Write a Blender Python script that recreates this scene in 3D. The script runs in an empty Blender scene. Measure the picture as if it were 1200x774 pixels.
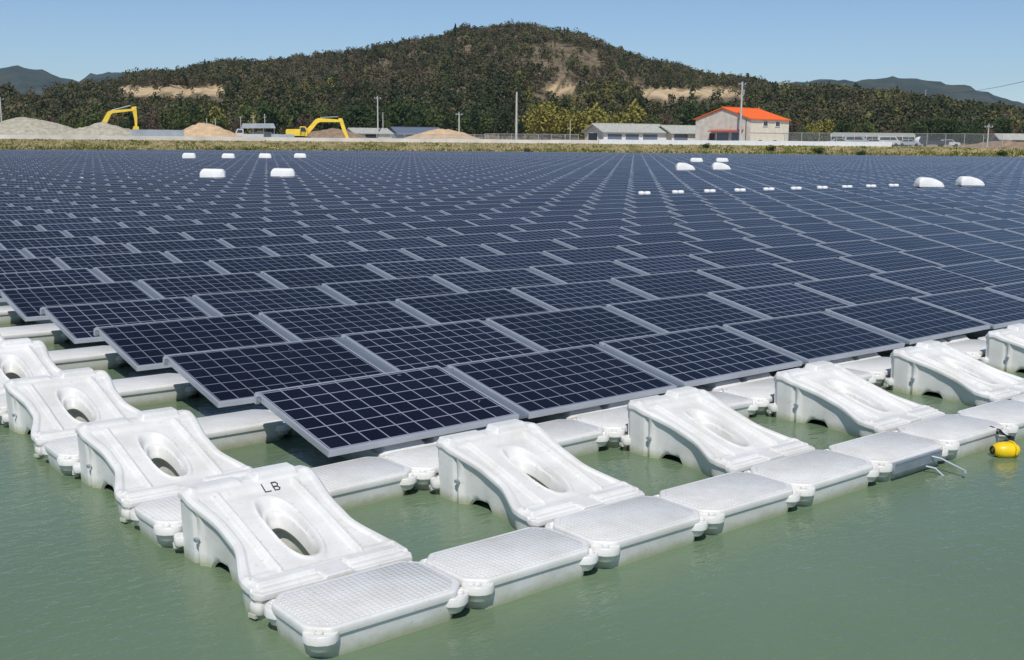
import bpy, bmesh, math, random
import numpy as np
from mathutils import Vector, Matrix
R = math.radians
random.seed(7); rng = np.random.default_rng(7)
S = bpy.context.scene
COL = S.collection

# ------------------------------------------------------------------ camera, world, sun
CAM = np.array([-3.597, -6.404, 2.308]); YAW, PITCH, ROLL, FPX = 0.679, 0.168, 0.009, 1306.6
def basis():
    cy, sy, cp, sp = math.cos(YAW), math.sin(YAW), math.cos(PITCH), math.sin(PITCH)
    f = np.array([sy*cp, cy*cp, -sp]); r = np.array([cy, -sy, 0.]); u = np.cross(r, f)
    c, s = math.cos(ROLL), math.sin(ROLL)
    return c*r+s*u, -s*r+c*u, f
CR, CU, CF = basis()
cd = bpy.data.cameras.new('camera'); cam = bpy.data.objects.new('camera', cd); COL.objects.link(cam)
cd.sensor_width = 36; cd.lens = 36*FPX/1200; cd.clip_start = .05; cd.clip_end = 20000
M = Matrix([[CR[i], CU[i], -CF[i], CAM[i]] for i in range(3)] + [[0, 0, 0, 1]])
cam.matrix_world = M; S.camera = cam

SUN_EL = R(54); SUN_DIR_AZ = (-.50, -.56)      # horizontal direction towards the sun
a = math.hypot(*SUN_DIR_AZ)
sv = Vector((SUN_DIR_AZ[0]/a*math.cos(SUN_EL), SUN_DIR_AZ[1]/a*math.cos(SUN_EL), math.sin(SUN_EL)))
W = bpy.data.worlds.new('World'); S.world = W; W.use_nodes = True
nt = W.node_tree; bg = nt.nodes['Background']
sky = nt.nodes.new('ShaderNodeTexSky'); sky.sky_type = 'NISHITA'; sky.sun_disc = False
sky.sun_elevation = SUN_EL; sky.sun_rotation = math.atan2(sv.x, sv.y)
sky.air_density = 1.0; sky.dust_density = .0; sky.ozone_density = 5.0; sky.altitude = 1500
nt.links.new(sky.outputs[0], bg.inputs[0]); bg.inputs[1].default_value = .100
sl = bpy.data.lights.new('sun', 'SUN'); sl.energy = 3.95; sl.angle = R(.5); sl.color = (1, .955, .89)
so = bpy.data.objects.new('sun', sl); COL.objects.link(so); so.rotation_euler = (-sv).to_track_quat('-Z', 'Y').to_euler()
S.view_settings.view_transform = 'Standard'; S.view_settings.look = 'None'; S.view_settings.exposure = 0.0
S.view_settings.gamma = 1
S.render.engine = 'CYCLES'
S.cycles.volume_step_rate = 4; S.cycles.max_bounces = 8; S.cycles.volume_bounces = 1

# ------------------------------------------------------------------ helpers
def hor(px): return 160.0 + px*.009
def ray(px, py): return CF + (px-600)/FPX*CR - (py-387)/FPX*CU
FH = np.array([math.sin(YAW), math.cos(YAW), 0])
def at(px, py, D):                       # a bearing and elevation turned into a point D metres ahead
    d = ray(px, py); return CAM + d*(D/(d@FH))
def gp(px, D, z=1.95):
    v = at(px, hor(px), D); return (v[0], v[1], z)
def zat(px, py, D): return at(px, py, D)[2]
def bearing(px, D):                      # rotation that turns local +x to the picture's right at that place
    v = at(px, hor(px), D)-CAM; return math.atan2(v[1], v[0])-math.pi/2

def link(o, parent=None):
    COL.objects.link(o)
    if parent is not None: o.parent = parent
    return o
def tag(o, label=None, cat=None, group=None, kind=None):
    if label: o['label'] = label
    if cat: o['category'] = cat
    if group: o['group'] = group
    if kind: o['kind'] = kind
    return o
def thing(name, label, cat, loc=(0, 0, 0), rz=0, group=None):
    o = bpy.data.objects.new(name, None); COL.objects.link(o); o.empty_display_size = .1
    o.location = loc; o.rotation_euler = (0, 0, rz); tag(o, label, cat, group); return o
def copy_tree(o, parent=None):
    c = o.copy(); COL.objects.link(c); c.parent = parent
    for ch in list(o.children): copy_tree(ch, c)
    return c
def sharpen(me, ang=38):
    bm = bmesh.new(); bm.from_mesh(me)
    for f in bm.faces: f.smooth = True
    for e in bm.edges:
        if len(e.link_faces) == 2: e.smooth = e.calc_face_angle(0) < R(ang)
    bm.to_mesh(me); bm.free()

class MB:
    """collects shapes for ONE mesh"""
    def __init__(s): s.v = []; s.f = []; s.m = []
    def add(s, vs, fs, mi=0):
        n = len(s.v); s.v += [tuple(map(float, v)) for v in vs]; s.f += [tuple(n+i for i in f) for f in fs]; s.m += [mi]*len(fs)
    def box(s, c, d, rz=0, top=1, mi=0, rx=0):
        hx, hy, hz = d[0]/2, d[1]/2, d[2]/2; vs = []
        m = Matrix.Rotation(rz, 3, 'Z') @ Matrix.Rotation(rx, 3, 'X')
        for z, k in ((-hz, 1), (hz, top)):
            for x, y in ((-1, -1), (1, -1), (1, 1), (-1, 1)):
                vs.append(Vector(c)+m@Vector((x*hx*k, y*hy*k, z)))
        s.add(vs, [(3, 2, 1, 0), (4, 5, 6, 7), (0, 1, 5, 4), (1, 2, 6, 5), (2, 3, 7, 6), (3, 0, 4, 7)], mi)
    def prism(s, pts, y0, y1, mi=0, axis='y'):       # outline in x,z pushed along y
        n = len(pts)
        vs = [(x, y0, z) for x, z in pts]+[(x, y1, z) for x, z in pts]
        if axis == 'x': vs = [(y, x, z) for x, y, z in vs]
        s.add(vs, [tuple(range(n))[::-1], tuple(range(n, 2*n))]+[(i, (i+1) % n, n+(i+1) % n, n+i) for i in range(n)], mi)
    def tube(s, pts, r, n=8, mi=0, r1=None):
        pts = [Vector(p) for p in pts]; r1 = r if r1 is None else r1; L = len(pts)
        rings = []
        for i, p in enumerate(pts):
            d = (pts[min(i+1, L-1)]-pts[max(i-1, 0)]).normalized()
            a = d.orthogonal().normalized() if abs(d.z) < .95 else Vector((1, 0, 0)); b = d.cross(a).normalized(); a = b.cross(d)
            rr = r+(r1-r)*i/max(1, L-1)
            rings.append([p+a*rr*math.cos(2*math.pi*k/n)+b*rr*math.sin(2*math.pi*k/n) for k in range(n)])
        vs = sum(rings, []); fs = []
        for i in range(L-1):
            for k in range(n): fs.append((i*n+k, i*n+(k+1) % n, (i+1)*n+(k+1) % n, (i+1)*n+k))
        fs += [tuple(range(n))[::-1], tuple(range((L-1)*n, L*n))]
        s.add(vs, fs, mi)
    def rings(s, rs, mi=0, cap=True):
        n = len(rs[0]); vs = sum([list(r) for r in rs], []); fs = []
        for i in range(len(rs)-1):
            for k in range(n): fs.append((i*n+k, i*n+(k+1) % n, (i+1)*n+(k+1) % n, (i+1)*n+k))
        if cap: fs += [tuple(range(n))[::-1], tuple(range((len(rs)-1)*n, len(rs)*n))]
        s.add(vs, fs, mi)
    def mesh(s, name, mats, ang=38):
        me = bpy.data.meshes.new(name); me.from_pydata(s.v, [], s.f); me.update()
        for m in (mats if isinstance(mats, (list, tuple)) else [mats]): me.materials.append(m)
        if any(s.m): me.polygons.foreach_set('material_index', s.m)
        bm = bmesh.new(); bm.from_mesh(me); bmesh.ops.recalc_face_normals(bm, faces=bm.faces); bm.to_mesh(me); bm.free()
        if ang: sharpen(me, ang)
        return me
    def build(s, name, mats, parent=None, ang=38):
        return link(bpy.data.objects.new(name, s.mesh(name, mats, ang)), parent)

# ------------------------------------------------------------------ materials
def N(nt, t, **k):
    n = nt.nodes.new('ShaderNode'+t)
    for a, b in k.items(): setattr(n, a, b)
    return n
def mat(name, col, rough=.6, metal=0, var=.0, scale=5, bump=0, bscale=30, col2=None, spec=.5, detail=4):
    m = bpy.data.materials.new(name); m.use_nodes = True; t = m.node_tree; b = t.nodes['Principled BSDF']
    b.inputs['Roughness'].default_value = rough; b.inputs['Metallic'].default_value = metal
    b.inputs['Specular IOR Level'].default_value = spec
    b.inputs['Base Color'].default_value = (*col, 1)
    tc = N(t, 'TexCoord')
    if var or col2:
        n = N(t, 'TexNoise'); n.inputs['Scale'].default_value = scale; n.inputs['Detail'].default_value = detail
        t.links.new(tc.outputs['Object'], n.inputs['Vector'])
        r = N(t, 'ValToRGB'); r.color_ramp.elements[0].position = .33; r.color_ramp.elements[1].position = .68
        c2 = col2 or tuple(min(1, c*(1+var)) for c in col); c1 = col if col2 else tuple(c*(1-var) for c in col)
        r.color_ramp.elements[0].color = (*c1, 1); r.color_ramp.elements[1].color = (*c2, 1)
        t.links.new(n.outputs['Fac'], r.inputs['Fac']); t.links.new(r.outputs['Color'], b.inputs['Base Color'])
    if bump:
        n2 = N(t, 'TexNoise'); n2.inputs['Scale'].default_value = bscale; n2.inputs['Detail'].default_value = 3
        t.links.new(tc.outputs['Object'], n2.inputs['Vector'])
        bp = N(t, 'Bump'); bp.inputs['Strength'].default_value = bump; bp.inputs['Distance'].default_value = .02
        t.links.new(n2.outputs['Fac'], bp.inputs['Height']); t.links.new(bp.outputs['Normal'], b.inputs['Normal'])
    return m

def hdpe(name, tread=False):
    m = mat(name, (.72, .72, .70), .40, bump=.04, bscale=7); t = m.node_tree; b = t.nodes['Principled BSDF']
    geo = N(t, 'NewGeometry'); sx = N(t, 'SeparateXYZ'); t.links.new(geo.outputs['Position'], sx.inputs[0])
    # algae and dried scum in a ragged band at the waterline
    n = N(t, 'TexNoise'); n.inputs['Scale'].default_value = 14; t.links.new(geo.outputs['Position'], n.inputs['Vector'])
    ma = N(t, 'MULTIPLY_ADD' if 0 else 'Math', operation='MULTIPLY_ADD'); t.links.new(n.outputs['Fac'], ma.inputs[0]); ma.inputs[1].default_value = -.05
    t.links.new(sx.outputs['Z'], ma.inputs[2])
    mr = N(t, 'MapRange'); mr.inputs['From Min'].default_value = -.015; mr.inputs['From Max'].default_value = .040
    mr.inputs['To Min'].default_value = .75; mr.inputs['To Max'].default_value = 0; t.links.new(ma.outputs[0], mr.inputs['Value'])
    # faint dust and bird streaks on the plastic
    n2 = N(t, 'TexNoise'); n2.inputs['Scale'].default_value = 3.2; n2.inputs['Detail'].default_value = 8; n2.inputs['Roughness'].default_value = .65
    t.links.new(geo.outputs['Position'], n2.inputs['Vector'])
    r = N(t, 'ValToRGB'); r.color_ramp.elements[0].position = .35; r.color_ramp.elements[1].position = .62
    r.color_ramp.elements[0].color = (.64, .63, .585, 1); r.color_ramp.elements[1].color = (.75, .745, .72, 1)
    t.links.new(n2.outputs['Fac'], r.inputs['Fac'])
    n3 = N(t, 'TexNoise'); n3.inputs['Scale'].default_value = 38; n3.inputs['Detail'].default_value = 5
    t.links.new(geo.outputs['Position'], n3.inputs['Vector'])
    r3 = N(t, 'ValToRGB'); r3.color_ramp.elements[0].position = .62; r3.color_ramp.elements[1].position = .70
    r3.color_ramp.elements[0].color = (0, 0, 0, 1); r3.color_ramp.elements[1].color = (.35, .35, .35, 1)
    t.links.new(n3.outputs['Fac'], r3.inputs['Fac'])
    mx0 = N(t, 'MixRGB'); mx0.inputs[2].default_value = (.45, .42, .34, 1); t.links.new(r3.outputs[0], mx0.inputs[0]); t.links.new(r.outputs[0], mx0.inputs[1])
    mx = N(t, 'MixRGB'); mx.inputs[2].default_value = (.34, .37, .20, 1)
    t.links.new(mr.outputs[0], mx.inputs[0]); t.links.new(mx0.outputs[0], mx.inputs[1]); t.links.new(mx.outputs[0], b.inputs['Base Color'])
    b.inputs['Subsurface Weight'].default_value = 0
    if tread:
        tc = N(t, 'TexCoord'); mp = N(t, 'Mapping'); mp.inputs['Scale'].default_value = (34, 34, 34)
        t.links.new(tc.outputs['Object'], mp.inputs['Vector']); s2 = N(t, 'SeparateXYZ'); t.links.new(mp.outputs[0], s2.inputs[0])
        fr = []
        for ax in 'XY':
            p = N(t, 'Math', operation='PINGPONG'); p.inputs[1].default_value = .5; t.links.new(s2.outputs[ax], p.inputs[0])
            g = N(t, 'MapRange'); g.inputs['From Min'].default_value = .10; g.inputs['From Max'].default_value = .2; t.links.new(p.outputs[0], g.inputs['Value']); fr.append(g)
        mn = N(t, 'Math', operation='MINIMUM'); t.links.new(fr[0].outputs[0], mn.inputs[0]); t.links.new(fr[1].outputs[0], mn.inputs[1])
        bp = N(t, 'Bump'); bp.inputs['Strength'].default_value = .8; bp.inputs['Distance'].default_value = .004
        t.links.new(mn.outputs[0], bp.inputs['Height']); t.links.new(bp.outputs['Normal'], b.inputs['Normal'])
    return m
MT = {}
MT['plastic'] = hdpe('white_plastic'); MT['tread'] = hdpe('white_plastic_tread', True)
MT['alu'] = mat('aluminium', (.54, .57, .61), .5, .6, var=.05, scale=3)
MT['rail'] = mat('anodised_rail', (.22, .26, .31), .5, .5, var=.06, scale=3)
MT['steel'] = mat('galvanised_steel', (.42, .46, .52), .45, .7, var=.15, scale=8)
MT['ink'] = mat('black_ink', (.03, .03, .035), .6, var=.4, scale=40)
MT['yellow'] = mat('yellow_plastic', (.86, .58, .01), .38, var=.08, scale=9)
MT['black'] = mat('black_rubber', (.012, .012, .014), .5, var=.2)
MT['under'] = mat('panel_backsheet', (.05, .05, .055), .6, var=.05)  # underside colour darkened to deepen the black shade beneath the panels
MT['white'] = mat('white_paint', (.78, .78, .76), .5, var=.06, scale=2)

def cell_material():
    m = bpy.data.materials.new('solar_cells'); m.use_nodes = True; t = m.node_tree; b = t.nodes['Principled BSDF']
    uv = N(t, 'UVMap'); uv.uv_map = 'UVMap'; s = N(t, 'SeparateXYZ'); t.links.new(uv.outputs[0], s.inputs[0])
    def line(axis, mul, w0, w1):
        a = N(t, 'Math', operation='MULTIPLY'); a.inputs[1].default_value = mul; t.links.new(s.outputs[axis], a.inputs[0])
        p = N(t, 'Math', operation='PINGPONG'); p.inputs[1].default_value = .5; t.links.new(a.outputs[0], p.inputs[0])
        g = N(t, 'MapRange'); g.inputs['From Min'].default_value = w0; g.inputs['From Max'].default_value = w1
        g.inputs['To Min'].default_value = 1; g.inputs['To Max'].default_value = 0; t.links.new(p.outputs[0], g.inputs['Value']); return g
    lx, ly = line('X', 1, .022, .040), line('Y', 1, .022, .040)
    mx = N(t, 'Math', operation='MAXIMUM'); t.links.new(lx.outputs[0], mx.inputs[0]); t.links.new(ly.outputs[0], mx.inputs[1])
    bus = line('Y', 3, .012, .03)
    fl = N(t, 'Vector' + 'Math', operation='FLOOR'); t.links.new(uv.outputs[0], fl.inputs[0])
    wn = N(t, 'TexWhiteNoise', noise_dimensions='3D')
    oi = N(t, 'ObjectInfo'); ad = N(t, 'VectorMath', operation='ADD'); t.links.new(fl.outputs[0], ad.inputs[0]); t.links.new(oi.outputs['Location'], ad.inputs[1])
    t.links.new(ad.outputs[0], wn.inputs['Vector'])
    c = N(t, 'ValToRGB'); c.color_ramp.elements[0].color = (.003, .0032, .008, 1); c.color_ramp.elements[1].color = (.0062, .0055, .013, 1)
    t.links.new(wn.outputs['Value'], c.inputs['Fac'])
    m1 = N(t, 'MixRGB'); m1.inputs[2].default_value = (.06, .065, .085, 1)
    bf = N(t, 'Math', operation='MULTIPLY'); bf.inputs[1].default_value = .12; t.links.new(bus.outputs[0], bf.inputs[0]); t.links.new(bf.outputs[0], m1.inputs[0])
    t.links.new(c.outputs[0], m1.inputs[1])
    m2 = N(t, 'MixRGB'); m2.inputs[2].default_value = (.22, .24, .29, 1); t.links.new(mx.outputs[0], m2.inputs[0]); t.links.new(m1.outputs[0], m2.inputs[1])
    t.links.new(m2.outputs[0], b.inputs['Base Color'])
    b.inputs['Roughness'].default_value = .16; b.inputs['IOR'].default_value = 1.22; b.inputs['Specular IOR Level'].default_value = .5
    # each module has its own slight tint, and a few carry dried droppings
    w2 = N(t, 'TexWhiteNoise', noise_dimensions='3D'); t.links.new(oi.outputs['Location'], w2.inputs['Vector'])
    hs_ = N(t, 'HueSaturation'); mv = N(t, 'MapRange'); mv.inputs['To Min'].default_value = .75; mv.inputs['To Max'].default_value = 1.2
    t.links.new(w2.outputs['Value'], mv.inputs['Value']); t.links.new(mv.outputs[0], hs_.inputs['Value']); t.links.new(m2.outputs[0], hs_.inputs['Color'])
    hs_.inputs['Fac'].default_value = 1
    g0 = N(t, 'NewGeometry'); dn = N(t, 'TexNoise'); dn.inputs['Scale'].default_value = 7; dn.inputs['Detail'].default_value = 3; dn.inputs['Distortion'].default_value = .6; t.links.new(g0.outputs['Position'], dn.inputs['Vector'])
    dr_ = N(t, 'MapRange'); dr_.inputs['From Min'].default_value = .755; dr_.inputs['From Max'].default_value = .78; dr_.inputs['To Max'].default_value = .55; t.links.new(dn.outputs['Fac'], dr_.inputs['Value'])
    m3 = N(t, 'MixRGB'); m3.inputs[2].default_value = (.5, .5, .46, 1); t.links.new(dr_.outputs[0], m3.inputs[0]); t.links.new(hs_.outputs[0], m3.inputs[1]); t.links.new(m3.outputs[0], b.inputs['Base Color'])
    # thin uneven dust film
    g = N(t, 'NewGeometry'); n = N(t, 'TexNoise'); n.inputs['Scale'].default_value = .9; n.inputs['Detail'].default_value = 6; t.links.new(g.outputs['Position'], n.inputs['Vector'])
    mr = N(t, 'MapRange'); mr.inputs['To Min'].default_value = .10; mr.inputs['To Max'].default_value = .34; t.links.new(n.outputs['Fac'], mr.inputs['Value']); t.links.new(mr.outputs[0], b.inputs['Roughness'])
    return m
MT['cells'] = cell_material()

# ------------------------------------------------------------------ water
def water_material():
    m = bpy.data.materials.new('green_pond_water'); m.use_nodes = True; t = m.node_tree; b = t.nodes['Principled BSDF']
    tc = N(t, 'TexCoord')
    n = N(t, 'TexNoise'); n.inputs['Scale'].default_value = .22; n.inputs['Detail'].default_value = 3; t.links.new(tc.outputs['Object'], n.inputs['Vector'])
    r = N(t, 'ValToRGB'); r.color_ramp.elements[0].position = .3; r.color_ramp.elements[1].position = .7
    r.color_ramp.elements[0].color = (.108, .158, .084, 1); r.color_ramp.elements[1].color = (.148, .212, .130, 1)
    t.links.new(n.outputs['Fac'], r.inputs['Fac']); t.links.new(r.outputs[0], b.inputs['Base Color'])
    b.inputs['Roughness'].default_value = .06; b.inputs['IOR'].default_value = 1.33; b.inputs['Specular IOR Level'].default_value = .5
    mp = N(t, 'Mapping'); mp.inputs['Rotation'].default_value = (0, 0, R(38)); mp.inputs['Scale'].default_value = (1, 2.2, 1); t.links.new(tc.outputs['Object'], mp.inputs['Vector'])
    n1 = N(t, 'TexNoise'); n1.inputs['Scale'].default_value = 6.0; n1.inputs['Detail'].default_value = 3; n1.inputs['Distortion'].default_value = .4; t.links.new(mp.outputs[0], n1.inputs['Vector'])
    n2 = N(t, 'TexNoise'); n2.inputs['Scale'].default_value = 24; n2.inputs['Detail'].default_value = 2; t.links.new(mp.outputs[0], n2.inputs['Vector'])
    ad = N(t, 'Math', operation='MULTIPLY_ADD'); t.links.new(n2.outputs['Fac'], ad.inputs[0]); ad.inputs[1].default_value = .30; t.links.new(n1.outputs['Fac'], ad.inputs[2])
    bp = N(t, 'Bump'); bp.inputs['Strength'].default_value = .75; bp.inputs['Distance'].default_value = .012
    t.links.new(ad.outputs[0], bp.inputs['Height']); t.links.new(bp.outputs[0], b.inputs['Normal'])
    return m
w = MB(); w.add([(-420, -300, 0), (420, -300, 0), (420, 420, 0), (-420, 420, 0)], [(0, 1, 2, 3)])
tag(w.build('water', water_material(), ang=0), kind='structure')

# ------------------------------------------------------------------ terrain: bank, flat site, wooded hill, far mountains
def lerp(x, tab): return np.interp(x, [a for a, _ in tab], [b for _, b in tab])
SHORE = [(-400, 156), (0, 167), (300, 191), (600, 207), (900, 202), (1200, 192), (1600, 180)]
SKY = [(-400, 112), (0, 108), (60, 106), (100, 103), (135, 99), (165, 92), (200, 85), (250, 79), (290, 75), (330, 73), (380, 66), (420, 62), (450, 57), (480, 51), (510, 47), (540, 37), (560, 36), (600, 32), (640, 36), (680, 45), (720, 60), (750, 70), (780, 78), (810, 86), (850, 92), (880, 95), (905, 103), (940, 106), (1000, 108), (1050, 114), (1100, 121), (1150, 129), (1200, 137), (1260, 141), (1600, 146)]
RIDGE = [(-400, 430), (-40, 460), (90, 600), (220, 690), (300, 700), (850, 700), (920, 520), (1250, 470), (1600, 450)]
FOOT = [(-400, 275), (150, 285), (400, 300), (900, 300), (1100, 285), (1600, 275)]
FAR = [(-400, 100), (-60, 92), (0, 82), (25, 80), (60, 87), (95, 96), (130, 88), (150, 86), (180, 90), (260, 105), (500, 130), (760, 128), (880, 108), (920, 101), (960, 97), (1000, 98), (1040, 95), (1075, 95), (1100, 98), (1130, 103), (1160, 111), (1200, 124), (1300, 134), (1600, 120)]
def vnoise(x, y, seed=0):
    xi, yi = np.floor(x), np.floor(y); fx, fy = x-xi, y-yi; fx = fx*fx*(3-2*fx); fy = fy*fy*(3-2*fy)
    h = lambda a, b: np.modf(np.abs(np.sin(a*127.1+b*311.7+seed*74.7)*43758.5453))[0]
    return (h(xi, yi)*(1-fx)+h(xi+1, yi)*fx)*(1-fy)+(h(xi, yi+1)*(1-fx)+h(xi+1, yi+1)*fx)*fy
def fbm(x, y, s=0): return vnoise(x, y, s)*.5+vnoise(x*2.1, y*2.1, s+1)*.28+vnoise(x*4.3, y*4.3, s+2)*.22
TREE_H = 4.6
def ground_z(px, D):
    px = np.asarray(px, float); D = np.asarray(D, float)
    k = FPX*1.03
    ds, df, dr = lerp(px, SHORE), lerp(px, FOOT), lerp(px, RIDGE)
    zr = 2.308+(hor(px)-lerp(px, SKY))*dr/k-TREE_H*.75
    bank = np.interp(D-ds, [-8, 0, 1.2, 5.5, 7], [-1.6, -.15, .33, 1.62, 1.91])
    t = np.clip((D-df)/(dr-df), 0, 1); up = (.55*t+.45*(t*t*(3-2*t)))
    n = (fbm(px/34, D/55, 3)-.5)*14*np.clip(t*3, 0, 1)*np.clip((1.02-t)*4, 0, 1)*np.clip(zr/50, .15, 1)
    hill = (zr-1.95)*up+n
    b = np.clip((D-dr)/350, 0, 1); hill = hill*(1-b*b*(3-2*b)*.93)
    fz = 2.308+(hor(px)-lerp(px, FAR)+(fbm(px/9, px*0+.5, 4)-.5)*3)*3500/k
    m = np.exp(-((D-3500)/520)**2)*1.0*fz+np.clip((D-2300)/1200, 0, 1)*np.where(D < 3500, 1, .6)*(fbm(px/23, D/260, 9)-.5)*40*np.exp(-((D-3300)/500)**2)
    far = np.where(D > 1500, m, 0)
    return bank+hill+np.maximum(far, 0)
def at_np(px, D):
    px = np.asarray(px, float); y = hor(px)
    d = CF[None]+((px-600)/FPX)[:, None]*CR[None]-((y-387)/FPX)[:, None]*CU[None]
    s = np.asarray(D)/(d@FH); return CAM[None, :2]+d[:, :2]*s[:, None]
pxs = np.arange(-380, 1581, 7.0)
Ds = np.concatenate([[-10, -5, 0, .6, 1.2, 2.2, 3.5, 5.5, 7, 12, 25, 45, 62]]), np.concatenate([np.arange(300, 760, 9), np.arange(760, 1500, 60), np.arange(1500, 2500, 130), np.arange(2500, 4300, 70), [4600, 5200, 6500]])
rows_ = []
for o_ in Ds[0]: rows_.append(lerp(pxs, SHORE)+o_)
for D_ in Ds[1]: rows_.append(np.full_like(pxs, D_))
V = []; nx = len(pxs); masks = []
def soil_mask(px, py):
    m = 0
    for (x0, x1, y0, y1) in TERR:
        if x0 < px < x1 and y0+1.5*math.sin(px/9) < py < y1+1.5*math.sin(px/7+2): m = 1
    return m
TERR = [(140, 266, 103, 112), (752, 872, 105, 116), (636, 676, 104, 109), (20, 60, 107, 110)]
def py_of(px, D, z): return hor(px)-(z-2.308)*FPX*1.03/D
for Dv in rows_:
    z = ground_z(pxs, Dv); xy = at_np(pxs, Dv)
    V.append(np.column_stack([xy, z]))
    py = py_of(pxs, Dv, z); ds = lerp(pxs, SHORE)
    mm = np.zeros((nx, 4)); mm[:, 3] = 1
    for i in range(nx):
        if 300 < Dv[i] < 760: mm[i, 0] = soil_mask(pxs[i], py[i]+1)
    mm[:, 1] = ((Dv-ds > -2) & (Dv-ds < 8.2)).astype(float)              # grassy bank
    mm[:, 2] = (Dv > lerp(pxs, FOOT)-3).astype(float)                    # woodland floor
    mm[:, 3] = (Dv < 1500).astype(float)
    masks.append(mm)
V = np.concatenate(V); masks = np.concatenate(masks)
F = [(r*nx+i, r*nx+i+1, (r+1)*nx+i+1, (r+1)*nx+i) for r in range(len(rows_)-1) for i in range(nx-1)]
me = bpy.data.meshes.new('ground'); me.from_pydata(V.tolist(), [], F); me.update()
ca = me.color_attributes.new('zone', 'FLOAT_COLOR', 'POINT'); ca.data.foreach_set('color', masks.ravel().tolist())
for p in me.polygons: p.use_smooth = True
def terrain_material():
    m = bpy.data.materials.new('terrain'); m.use_nodes = True; t = m.node_tree; b = t.nodes['Principled BSDF']
    b.inputs['Roughness'].default_value = .95; b.inputs['Specular IOR Level'].default_value = .1
    vc = N(t, 'VertexColor'); vc.layer_name = 'zone'; s = N(t, 'SeparateColor'); t.links.new(vc.outputs[0], s.inputs[0])
    g = N(t, 'NewGeometry')
    def nr(sc, c, ps=(.35, .65), det=6):
        n = N(t, 'TexNoise'); n.inputs['Scale'].default_value = sc; n.inputs['Detail'].default_value = det; n.inputs['Roughness'].default_value = .65
        t.links.new(g.outputs['Position'], n.inputs['Vector']); r = N(t, 'ValToRGB')
        r.color_ramp.elements[0].position, r.color_ramp.elements[1].position = ps
        r.color_ramp.elements[0].color = (*c[0], 1); r.color_ramp.elements[1].color = (*c[-1], 1)
        if len(c) == 3: e = r.color_ramp.elements.new(sum(ps)/2); e.color = (*c[1], 1)
        t.links.new(n.outputs['Fac'], r.inputs['Fac']); return r
    site = nr(.12, [(.30, .25, .18), (.42, .36, .27)])
    grass = nr(.35, [(.10, .115, .03), (.30, .25, .12), (.36, .31, .17)])
    wood = nr(.16, [(.06, .055, .03), (.15, .115, .073), (.25, .195, .125)], det=10)
    soil = nr(.10, [(.40, .29, .16), (.60, .47, .29)])
    cur = site
    for ch, src in (('Blue', wood), ('Green', grass), ('Red', soil)):
        mx = N(t, 'MixRGB'); t.links.new(s.outputs[ch], mx.inputs[0]); t.links.new(cur.outputs[0], mx.inputs[1]); t.links.new(src.outputs[0], mx.inputs[2]); cur = mx
    mt_ = nr(.012, [(.016, .028, .020), (.060, .066, .040)], (.38, .62), 12); mx = N(t, 'MixRGB'); t.links.new(vc.outputs['Alpha'], mx.inputs[0]); t.links.new(mt_.outputs[0], mx.inputs[1]); t.links.new(cur.outputs[0], mx.inputs[2])
    t.links.new(mx.outputs[0], b.inputs['Base Color'])
    return m
me.materials.append(terrain_material())
tag(link(bpy.data.objects.new('ground', me)), kind='structure')

# ------------------------------------------------------------------ the solar array lattice
PX, PY, TILT = 1.75, 1.747, .187
PWID, PDEP, PTH, ZF = 1.65, 1.104, .045, .242
def words(n):
    o = 'zeroth first second third fourth fifth sixth seventh eighth ninth tenth eleventh twelfth thirteenth fourteenth fifteenth sixteenth seventeenth eighteenth nineteenth'.split()
    if n < 20: return o[n]
    tens = {2: 'twent', 3: 'thirt', 4: 'fort', 5: 'fift', 6: 'sixt'}[n//10]
    return tens+'ieth' if n % 10 == 0 else tens+'y-'+o[n % 10]
def panel_meshes():
    b = MB(); e = .020; h = PTH
    O = [(0, 0), (PWID, 0), (PWID, PDEP), (0, PDEP)]; I = [(e, e), (PWID-e, e), (PWID-e, PDEP-e), (e, PDEP-e)]
    def ring(P, z): return [(x, y, z) for x, y in P]
    Ob = [(.0015, .0015), (PWID-.0015, .0015), (PWID-.0015, PDEP-.0015), (.0015, PDEP-.0015)]
    J = [(.03, .03), (PWID-.03, .03), (PWID-.03, PDEP-.03), (.03, PDEP-.03)]
    rs = [ring(J, -h), ring(O, -h), ring(O, -.0015), ring(Ob, 0), ring(I, 0), ring(I, -.012)]
    b.rings(rs, cap=False)
    fm = b.mesh('frame', MT['alu'], 30)
    g = bpy.data.meshes.new('cell_sheet')
    g.from_pydata([(x, y, -.004) for x, y in I]+[(x, y, -.010) for x, y in I], [], [(0, 1, 2, 3), (7, 6, 5, 4)])
    uv = g.uv_layers.new(name='UVMap'); m = .09
    for li, c in enumerate([(-m, -m), (10+m, -m), (10+m, 6+m), (-m, 6+m)]*2): uv.data[li].uv = c if li < 4 else (0, 0)
    g.materials.append(MT['cells']); g.materials.append(MT['under']); g.polygons[1].material_index = 1
    c = MB()
    c.box((-.012, PDEP-.07, .003), (.04, .045, .008)); c.tube([(-.018, PDEP-.07, .005), (-.018, PDEP-.07, .014)], .009, 6)
    c.box((-.018, PDEP-.07, -.03), (.03, .04, .055))
    rl = MB(); rl.box((-.0505, PDEP/2, -.028), (.094, PDEP-.02, .018)); rl.box((-.0505, PDEP/2, -.022), (.03, PDEP-.02, .012))
    return fm, g, c.mesh('clamp', MT['alu']), rl.mesh('side_rail', MT['rail'])
FM, GM, CM, RM = panel_meshes()
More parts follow.
